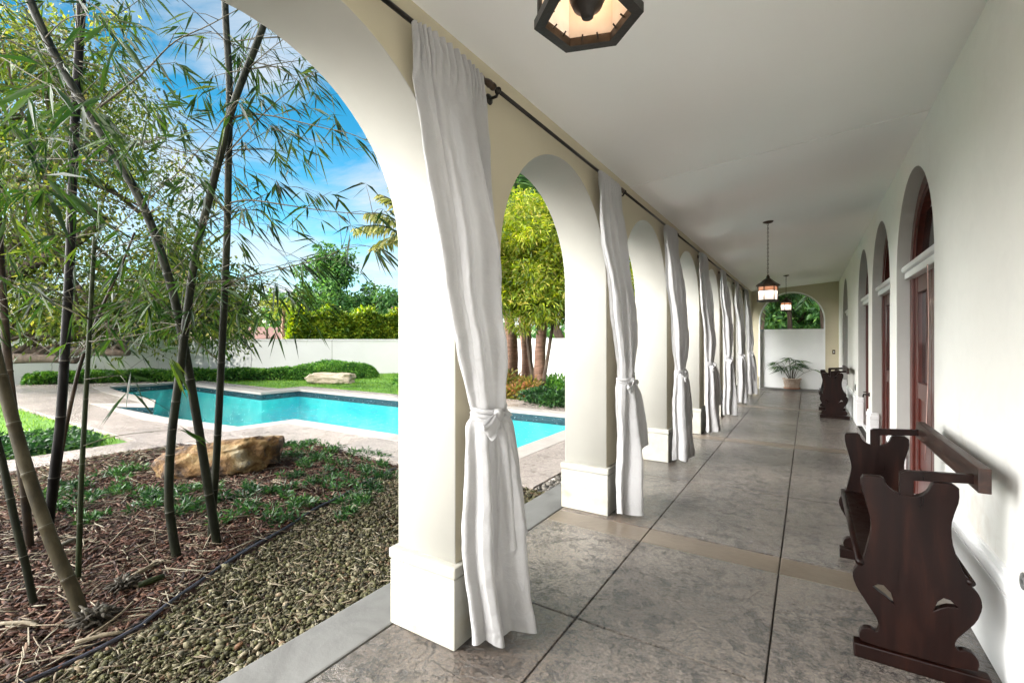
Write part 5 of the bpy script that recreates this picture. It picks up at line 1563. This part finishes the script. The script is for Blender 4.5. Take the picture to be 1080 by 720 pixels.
M['hedge_core'] = surf('hedge_core', [(0.3, (0.012, 0.022, 0.006)), (0.7, (0.03, 0.055, 0.015))], 9, 0.95, 0.8, 20, bump_dist=0.05)
def gp(u, v, z=-0.1):
    q = on_ground(u, v, z); return (q.x, q.y)
hedge('clipped_hedge', 'low bright green clipped mound hedge in front of the white wall', [gp(300, 400.5), gp(330, 399.5), gp(365, 398.5), gp(400, 397.5)], 1.6, 0.66, 13000, 0.085, M['leaf_clip'], round_top=0.7, ends=True)
hedge('clipped_hedge', 'long low dark green hedge strip along the foot of the white wall', [(-23.2, 4.6), (-20.9, 7.5), (-18.9, 9.6), (-17.0, 11.6)], 0.9, 0.42, 11000, 0.11, M['leaf_clip'], round_top=0.5)
hedge('tall_hedge', 'tall yellow green hedge rising behind the white garden wall', [tuple(at(303, 358, 23.0))[:2], tuple(at(345, 358, 24.0))[:2], tuple(at(400, 358, 25.5))[:2], tuple(at(445, 358, 26.5))[:2]], 1.6, 2.95, 26000, 0.24, M['leaf_hedge'], z0=-0.2, round_top=0.3)

# big shade tree on the left, limbs reaching in over the pool
bt = at(-190, 405, 14.5); bt.z = -0.15
cr = []
for u, v, d, ru, rv in ((20, 240, 13.0, 5.6, 2.7), (90, 170, 12.5, 4.0, 2.8), (180, 290, 14.0, 2.7, 1.8), (-60, 150, 12.0, 4.5, 3.5), (50, 70, 12.0, 3.2, 2.2), (120, 330, 14.5, 3.4, 1.0), (40, 320, 14.0, 4.5, 1.2), (-20, 280, 14.5, 4.0, 1.6), (235, 330, 15.0, 1.3, 1.2)):
    c = at(u, v, d); cr.append((tuple(c), (ru, ru * 0.7, rv)))
mainl = [(bt, at(-60, 330, 13.5))]
for (pts, d) in (([(-190, 400), (-90, 385), (0, 383), (60, 380), (130, 374)], 13.2), ([(-190, 395), (-80, 390), (10, 378), (40, 387), (75, 382)], 12.7)):
    pass
tree('shade_tree', 'large spreading shade tree with fine olive leaves at the left beyond the pool', 'tree', bt, cr, 370, 150, 0.07, 0.145, M['leaf_oak'], 0.26, clump_r=(0.5, 1.2), trunks=[(bt, at(-100, 330, 13.5)), (at(-150, 385, 13.5), at(135, 372, 13.0)), (at(-150, 390, 13.3), at(80, 380, 12.6)), (at(-100, 330, 13.5), at(110, 230, 13.0)), (at(-100, 330, 13.5), at(20, 120, 12.5))], limb_every=9, hollow=0.15)
# small twin-trunk tree in front of the wall
b = on_ground(152, 399, -0.12)
tree('young_tree', 'small tree with two slim pale trunks in front of the white wall', 'tree', b, [(tuple(at(152, 345, 18.5)), (1.7, 1.5, 1.2)), (tuple(at(185, 330, 18.5)), (1.6, 1.4, 1.0))], 30, 130, 0.09, 0.18, M['leaf_oak'], 0.10, trunks=[(b, at(163, 360, 18.6)), (b + Vector((0.2, 0.1, 0)), at(143, 358, 18.6))], limb_every=2)
# trees beyond the wall
b = at(352, 380, 30); b.z = -0.2
tree('round_tree', 'fresh green airy tree standing behind the tall hedge', 'tree', b, [(tuple(at(350, 308, 30)), (3.2, 2.6, 2.0)), (tuple(at(322, 325, 30)), (2.6, 2, 1.5)), (tuple(at(385, 325, 30)), (2.6, 2, 1.3)), (tuple(at(352, 283, 30)), (1.5, 1.3, 1.2))], 110, 120, 0.14, 0.30, M['leaf_mid'], 0.16, clump_r=(0.4, 0.8), limb_every=3)
b = at(312, 380, 34); b.z = -0.2
tree('round_tree', 'low dark green tree behind the hedge beside the brown roof', 'tree', b, [(tuple(at(312, 328, 34)), (2.0, 2.0, 1.0)), (tuple(at(318, 335, 34)), (2.0, 2, 0.9))], 55, 90, 0.16, 0.34, M['leaf_mid'], 0.16, clump_r=(0.4, 0.8), limb_every=3)
b = at(402, 385, 36); b.z = -0.2
t = root('bare_tree', b, 'leafless tree with thin grey branches behind the hedge near the orange roof', 'tree')
m = MB(); r = random.Random(21)
def twigs(p, d, ln, rad, lev):
    q = p + d * ln
    w = wavy(p, q, 5, 0.05, r.randint(0, 9999))
    m.tube(w, [rad * (1 - 0.4 * i / 5) for i in range(6)], 5)
    if lev == 0: return
    for k in range(3 if lev > 1 else 4):
        nd = (d + Vector((r.gauss(0, .55), r.gauss(0, .55), r.gauss(0.1, .4)))).normalized()
        twigs(w[r.randint(3, 5)], nd, ln * r.uniform(0.55, 0.8), rad * 0.55, lev - 1)
twigs(b, Vector((0, 0, 1)), 2.6, 0.14, 4)
m.build('trunk', surf('grey_bark', [(0.3, (0.16, 0.13, 0.11)), (0.7, (0.3, 0.26, 0.23))], 6, 0.9, 0), t, smooth=True)

def frond(C, D, LL, WW, m, p, d, ln, n, l0, w, droop):
    prev = p; pts = [p]
    for i in range(1, n + 1):
        t_ = i / n
        q = p + d * ln * t_ + Vector((0, 0, -droop * ln * t_ * t_))
        pts.append(q)
        tdir = (q - prev).normalized(); sd = tdir.cross(Vector((0, 0, 1)))
        if sd.length < 0.05: sd = Vector((1, 0, 0))
        sd.normalize()
        le = l0 * (math.sin(PI * min(0.12 + 0.85 * t_, 1)) ** 0.6)
        for s in (-1, 1):
            C.append(q); D.append((sd * s + tdir * 0.55 + Vector((0, 0, -0.3))).normalized()); LL.append(le); WW.append(w)
        prev = q
    m.tube(pts, [0.02 * (1 - 0.8 * i / n) + 0.003 for i in range(n + 1)], 5)
def palm(label, base, top, tr, nf, ln, l0, w, mat, name='palm_tree', cat='palm', seed=1, bark='palmbark', group=None, el=(-0.2, 1.2), n=22):
    base = Vector(base); top = Vector(top)
    t = root(name, base, label, cat, group)
    path = wavy(base, top, 14, 0.02, seed)
    MB().tube(path, [tr * (1.25 - 0.45 * i / 14) * (1 + 0.05 * (i % 2)) for i in range(15)], 12).build('trunk', M[bark], t, smooth=True)
    C = []; D = []; LL = []; WW = []; m = MB(); r = random.Random(seed)
    for k in range(nf):
        a = 2 * PI * k / nf + r.uniform(-.3, .3); e = r.uniform(*el)
        frond(C, D, LL, WW, m, top, Vector((math.cos(a) * math.cos(e), math.sin(a) * math.cos(e), math.sin(e))), ln * r.uniform(.8, 1.15), n, l0, w, r.uniform(.25, .5))
    m.build('stalks', M['culm_fresh'], t, smooth=True)
    leaves('crown', C, D, LL, WW, mat, t, droop=0.3, flat=0.6)
    return t
# small palm left of the fresh tree
b = at(283, 390, 27); b.z = -0.2
palm('thin palm with yellow green fronds behind the hedge', at(300, 380, 27) * Vector((1, 1, 0)) if False else (at(300, 380, 27).x, at(300, 380, 27).y, -0.2), at(300, 322, 27), 0.10, 14, 1.5, 0.5, 0.05, M['leaf_lime'], seed=4)
# paddle-leaved banana whose crown shows at the first column
b = at(428, 390, 11.5); b.z = -0.15
bt_ = root('banana_plant', b, 'tall banana plant with torn yellowish paddle leaves beside the first column', 'plant')
hub = at(446, 268, 11.5)
MB().tube(wavy(b, hub, 8, 0.02, 5), [0.14 - 0.008 * i for i in range(9)], 12).build('stem', M['culm_fresh'], bt_, smooth=True)
C = []; D = []; LL = []; WW = []; m = MB()
for (u, v) in ((372, 242), (400, 205), (415, 190), (392, 262), (440, 190), (470, 200), (500, 230), (385, 225), (420, 245), (455, 215)):
    tip = at(u, v, 11.5 + random.uniform(-.6, .6)); d = tip - hub; ln = d.length
    path = [hub.lerp(tip, i / 16) + Vector((0, 0, 0.35 * math.sin(PI * i / 16))) for i in range(17)]
    m.tube(path, [0.03 * (1 - 0.8 * i / 16) + 0.004 for i in range(17)], 6)
    for i in range(4, 17):
        td = (path[i] - path[i - 1]).normalized(); sd = td.cross(Vector((0, 0, 1))).normalized()
        for s in (-1, 1):
            for e in (0, 0.5):
                C.append(path[i - 1].lerp(path[i], e)); D.append((sd * s + td * 0.35 + Vector((0, 0, random.uniform(-.9, -.2)))).normalized()); LL.append(0.30 * math.sin(PI * (i - 3) / 15) ** 0.5 + 0.08); WW.append(0.09)
m.build('leaf_stalks', M['culm_fresh'], bt_, smooth=True)
leaves('leaves', C, D, LL, WW, M['leaf_banana'], bt_, droop=0.3, fold=0.1)

# lime green clump and brown palms seen through the second arch
def pal(u, v, d): return at(u, v, d)
trunks = [((533, 398), (541, 345), 13.2), ((552, 398), (562, 325), 13.8), ((566, 400), (580, 335), 13.4), ((541, 400), (532, 345), 13.6)]
LBL = ['brown ringed palm trunk standing upright, leftmost in the second arch', 'tall brown ringed palm trunk in the middle of the second arch', 'brown palm trunk leaning right in front of the white wall', 'short thick brown palm trunk at the left edge of the second arch']
for i, (a, b_, d) in enumerate(trunks):
    p = at(a[0], a[1], d); p.z = -0.12
    palm(LBL[i], p, at(b_[0], b_[1] - 40, d), 0.14, 13, 1.7, 0.55, 0.05, M['leaf_lime'], seed=40 + i, group='brown palms behind the shrubs', el=(-0.1, 1.1))
b = at(560, 400, 13.0); b.z = -0.12
tree('bamboo_thicket', 'bright yellow green leafy thicket filling the second arch', 'bamboo', b, [(tuple(at(560, 270, 12.5)), (1.7, 1.2, 1.6)), (tuple(at(545, 310, 12.3)), (1.2, 1.0, 0.8)), (tuple(at(600, 280, 12.6)), (1.5, 1.2, 1.7)), (tuple(at(520, 270, 12.8)), (1.5, 1.2, 1.6)), (tuple(at(580, 315, 12.2)), (1.0, 0.9, 0.7)), (tuple(at(640, 300, 12.6)), (1.2, 1.2, 1.6)), (tuple(at(575, 225, 13.0)), (1.2, 1.2, 0.9))], 270, 170, 0.042, 0.17, M['leaf_lime'], 0.05, clump_r=(0.28, 0.55), trunks=[(b, at(545, 250, 12.5)), (b + Vector((.3, .1, 0)), at(590, 250, 12.5)), (b + Vector((.7, .3, 0)), at(650, 260, 12.6))], limb_every=4, hollow=0.1)
# dark palm fan leaf high in the arch
b = at(562, 395, 15.6); b.z = -0.12
palm('tall dark green palm with broad fronds high in the second arch', b, at(545, 212, 15.4), 0.12, 16, 2.0, 0.75, 0.10, M['leaf_palm'], seed=61, el=(-0.3, 1.3))
b = at(600, 395, 19); b.z = -0.12
tree('round_tree', 'dense dark green tree behind the thicket, beyond the second arch', 'tree', b, [(tuple(at(555, 190, 19)), (3.0, 2, 1.8)), (tuple(at(560, 240, 19)), (3.0, 2, 2.2)), (tuple(at(620, 260, 19)), (3.4, 2, 3.0)), (tuple(at(520, 290, 19)), (2.6, 2, 2.2))], 120, 110, 0.13, 0.28, M['leaf_mid'], 0.2, clump_r=(0.45, 0.9), limb_every=4)
# shrubs on the far deck edge
def shrub(label, u, v, d, rad, h, n, leaf, mat, seed):
    c = at(u, v, d); c.z = -0.1
    t = root('garden_shrub', c, label, 'shrub', 'garden shrubs beyond the pool')
    k = 14
    cs = [np.array([c.x, c.y, c.z + h * 0.45]) + unit(1)[0] * np.array([rad * 0.6, rad * 0.6, h * 0.35]) for _ in range(k)]
    P, Dn = clump_points(cs, [rad * 0.5] * k, [n // k] * k, h / rad * 0.6)
    P[:, 2] = np.maximum(P[:, 2], c.z + 0.02)
    leaves('foliage', P, Dn + unit(len(P)) * 0.6 + np.array([0, 0, 0.4]), leaf * rng.uniform(.7, 1.3, len(P)), leaf * 0.45, mat, t)
    m = MB()
    for q in cs:
        m.tube([c, c.lerp(Vector(q), 0.5) + Vector((0.03, 0, 0.05)), Vector(q)], [0.02, 0.014, 0.006], 5)
    m.build('stems', M['twig'], t, smooth=True)
shrub('yellow and copper leaved shrub at the left of the second arch', 543, 414, 13.0, 0.8, 0.75, 2600, 0.14, M['leaf_croton'], 1)
shrub('low dark green shrub in front of the copper leaved one', 577, 425, 11.2, 0.7, 0.42, 2200, 0.10, M['leaf_ground'], 2)
shrub('green and yellow shrub right of the copper leaved one, by the white wall', 592, 412, 13.2, 0.7, 0.6, 2000, 0.13, M['leaf_clip'], 3)
shrub('dark green shrub seen through the third arch', 661, 425, 11.0, 0.7, 0.8, 2200, 0.12, M['leaf_ground'], 4)
shrub('bright lawn edge shrub left of the first column', 432, 408, 15.5, 0.5, 0.5, 900, 0.14, M['leaf_clip'], 5)

# greenery beyond the far arch
for i, (x, y, h) in enumerate(((-1.5, 19.0, 3.4), (-0.6, 19.6, 3.9), (0.3, 19.2, 3.5), (1.0, 20.2, 4.0), (-2.2, 20.3, 3.9))):
    palm(['slim palm at the left of the far arch opening', 'palm at the centre left of the far arch opening', 'palm at the centre right of the far arch opening', 'palm at the right of the far arch opening', 'palm half hidden left of the far arch opening'][i], (x, y, -0.1), (x + 0.1, y, h), 0.075, 13, 1.5, 0.45, 0.055, M['leaf_palm'], seed=70 + i, group='palms beyond the far arch', bark='bark', el=(-0.5, 1.0))
tree('round_tree', 'dense green thicket of trees behind the palms of the far arch', 'tree', (-0.4, 24, -0.1), [((-0.5, 24, 2.6), (3.8, 1.6, 1.5)), ((-0.5, 24, 4.2), (3.8, 1.6, 1.5))], 120, 110, 0.11, 0.26, M['leaf_mid'], 0.15, clump_r=(0.4, 0.8), limb_every=5)
# neighbour houses
M['rooftile'] = surf('roof_tile_brown', [(0.3, (0.09, 0.045, 0.035)), (0.7, (0.17, 0.09, 0.07))], 4, 0.8, 0.6, 12, bump_dist=0.06)
M['rooforange'] = surf('roof_tile_orange', [(0.3, (0.42, 0.16, 0.08)), (0.7, (0.58, 0.27, 0.15))], 4, 0.8, 0.6, 12, bump_dist=0.06)
def neighbour(label, c, w, dp, h, hr, mat, rz):
    t = root('neighbour_house', (c[0], c[1], -0.2), label, 'house')
    R3 = Matrix.Rotation(rz, 3, 'Z'); C0 = Vector((c[0], c[1], 0))
    def tr(v): return [C0 + R3 @ Vector(p) for p in v]
    a = MB(); v = [(x, y, z) for x in (-w / 2, w / 2) for y in (-dp / 2, dp / 2) for z in (-0.2, h)]
    a.add(tr(v), [(0, 1, 3, 2), (4, 6, 7, 5), (0, 4, 5, 1), (2, 3, 7, 6), (1, 5, 7, 3)]); a.build('wall', M['offwhite'], t)
    e = 0.5
    v = [(-w / 2 - e, -dp / 2 - e, h), (w / 2 + e, -dp / 2 - e, h), (w / 2 + e, dp / 2 + e, h), (-w / 2 - e, dp / 2 + e, h), (-w / 4, 0, h + hr), (w / 4, 0, h + hr)]
    v2 = [(x, y, z - 0.18) for x, y, z in v[:4]]
    MB().add(tr(v + v2), [(0, 1, 5, 4), (1, 2, 5), (2, 3, 4, 5), (3, 0, 4), (0, 6, 7, 1), (1, 7, 8, 2), (2, 8, 9, 3), (3, 9, 6, 0), (6, 9, 8, 7)]).build('roof', mat, t)
c = at(283, 358, 44)
neighbour('low house with brown tiled roof showing above the white wall', (c.x, c.y), 9, 7, 1.6, 1.1, M['rooftile'], YAW)
c = at(418, 358, 48)
neighbour('house with orange tiled roof behind the hedge at the first column', (c.x, c.y), 8, 7, 3.2, 1.6, M['rooforange'], YAW)
# utility pole
c = at(281.5, 358, 40)
t = root('utility_pole', (c.x, c.y, -0.2), 'thin utility pole rising behind the brown roof', 'pole')
MB().tube([(c.x, c.y, -0.2), (c.x, c.y, 5.2)], [0.11, 0.08], 10).build('pole', M['bark'], t, smooth=True)
MB().tube([(c.x - 0.5, c.y - .3, 4.8), (c.x + 0.5, c.y + .3, 4.8)], 0.05, 6).build('crossarm', M['bark'], t)
# far tree line
tl = root('tree_line', (-60, 60, 0), 'distant green tree line on the horizon', 'trees')
cs = []; rs = []
for i in range(150):
    a = math.radians(rng.uniform(-18, 128)); d = rng.uniform(58, 80)
    cs.append((-math.sin(a) * d, math.cos(a) * d, rng.uniform(0, 3.4))); rs.append(rng.uniform(2.0, 3.6))
P, Dn = clump_points(cs, rs, [150] * len(cs))
tl_o = leaves('foliage', P, Dn + unit(len(P)), 0.9, 0.55, M['leaf_mid'], tl)
tl['kind'] = 'stuff'; tl_o['kind'] = 'stuff'

# ==================================================================== light, sky, camera
SKY_FILL = 175.0
SUN_DIR = Vector((1.0, -0.62, 1.02)).normalized()
sl = bpy.data.lights.new('sun', 'SUN')
sl.energy = 5.0; sl.angle = math.radians(0.5); sl.color = (1.0, 0.95, 0.87)
so = bpy.data.objects.new('sun', sl); COL.objects.link(so)
so.location = (20, -12, 20)
so.rotation_euler = (-SUN_DIR).to_track_quat('-Z', 'Y').to_euler()

w = bpy.data.worlds.new('World'); scene.world = w; w.use_nodes = True
nt = w.node_tree
for n_ in list(nt.nodes): nt.nodes.remove(n_)
L = nt.links.new
wo = nt.nodes.new('ShaderNodeOutputWorld'); bg = nt.nodes.new('ShaderNodeBackground')
sky = nt.nodes.new('ShaderNodeTexSky'); sky.sky_type = 'NISHITA'; sky.sun_disc = False
sky.sun_elevation = math.asin(SUN_DIR.z); sky.sun_rotation = math.atan2(SUN_DIR.x, SUN_DIR.y)
sky.air_density = 1.0; sky.dust_density = 0.4; sky.ozone_density = 1.6
hs = N(nt, 'ShaderNodeHueSaturation', i_Hue=0.475, i_Saturation=1.45, i_Value=1.35)
L(sky.outputs['Color'], hs.inputs['Color'])
tc = nt.nodes.new('ShaderNodeTexCoord')
mp = nt.nodes.new('ShaderNodeMapping'); mp.inputs['Scale'].default_value = (1, 1, 2.0)
L(tc.outputs['Generated'], mp.inputs['Vector'])
cn = N(nt, 'ShaderNodeTexNoise', i_Scale=2.6, i_Detail=9, i_Roughness=0.6, i_Distortion=0.35)
L(mp.outputs['Vector'], cn.inputs['Vector'])
cr_ = ramp(nt, [(0.45, (0, 0, 0)), (0.62, (1, 1, 1))])
L(cn.outputs['Fac'], cr_.inputs['Fac'])
mp2 = nt.nodes.new('ShaderNodeMapping'); mp2.inputs['Scale'].default_value = (1, 1, 3.6); mp2.inputs['Location'].default_value = (0.35, 0.2, 0.1)
L(tc.outputs['Generated'], mp2.inputs['Vector'])
cn2 = N(nt, 'ShaderNodeTexNoise', i_Scale=3.4, i_Detail=9, i_Roughness=0.6, i_Distortion=0.3)
L(mp2.outputs['Vector'], cn2.inputs['Vector'])
cr2 = ramp(nt, [(0.40, (0, 0, 0)), (0.56, (1, 1, 1))])
L(cn2.outputs['Fac'], cr2.inputs['Fac'])
sz_ = nt.nodes.new('ShaderNodeSeparateXYZ'); L(tc.outputs['Generated'], sz_.inputs['Vector'])
bnd = N(nt, 'ShaderNodeMapRange', i_From_Min=0.38, i_From_Max=0.10, i_To_Min=0.0, i_To_Max=1.0)
L(sz_.outputs['Z'], bnd.inputs['Value'])
low_ = N(nt, 'ShaderNodeMath', operation='MULTIPLY'); L(cr2.outputs['Color'], low_.inputs[0]); L(bnd.outputs['Result'], low_.inputs[1])
both = N(nt, 'ShaderNodeMath', operation='MAXIMUM'); L(cr_.outputs['Color'], both.inputs[0]); L(low_.outputs[0], both.inputs[1])
cm_ = N(nt, 'ShaderNodeMath', operation='MULTIPLY'); cm_.inputs[1].default_value = 0.9
L(both.outputs[0], cm_.inputs[0])
mx = N(nt, 'ShaderNodeMix', data_type='RGBA')
L(cm_.outputs[0], mx.inputs[0]); L(hs.outputs['Color'], mx.inputs[6]); mx.inputs[7].default_value = (6.6, 6.75, 7.0, 1)
# bright lobe added to the unseen sky behind left, to light the corridor
nv = N(nt, 'ShaderNodeVectorMath', operation='NORMALIZE')
L(tc.outputs['Generated'], nv.inputs[0])
dt = N(nt, 'ShaderNodeVectorMath', operation='DOT_PRODUCT')
dt.inputs[1].default_value = Vector((-0.67, -0.67, 0.30)).normalized()
L(nv.outputs[0], dt.inputs[0])
fill_fac = N(nt, 'ShaderNodeMapRange', i_From_Min=0.62, i_From_Max=0.92, i_To_Min=0.0, i_To_Max=1.0)
fill_fac.interpolation_type = 'SMOOTHSTEP'
L(dt.outputs['Value'], fill_fac.inputs['Value'])
mz = N(nt, 'ShaderNodeMix', data_type='RGBA')
L(fill_fac.outputs['Result'], mz.inputs[0]); L(mx.outputs[2], mz.inputs[6]); mz.inputs[7].default_value = (SKY_FILL, SKY_FILL * 0.985, SKY_FILL * 0.96, 1)
L(mz.outputs[2], bg.inputs['Color'])
bg.inputs['Strength'].default_value = 0.15
L(bg.outputs['Background'], wo.inputs['Surface'])

cam = bpy.data.cameras.new('camera')
cam.sensor_width = 36; cam.lens = 36 * F_PX / 1080
cam.shift_y = -2 / 1080
cam.clip_start = 0.05; cam.clip_end = 1500
co = bpy.data.objects.new('camera', cam); COL.objects.link(co)
co.location = (0, 0, CAM_H); co.rotation_euler = (math.radians(90), 0, YAW)
scene.camera = co
scene.view_settings.view_transform = 'Standard'
scene.view_settings.look = 'None'
scene.view_settings.exposure = 0
scene.render.engine = 'CYCLES'
cy = scene.cycles
cy.use_denoising = True
cy.max_bounces = 10; cy.diffuse_bounces = 6; cy.transparent_max_bounces = 16
cy.caustics_reflective = False; cy.caustics_refractive = False
cy.sample_clamp_indirect = 6
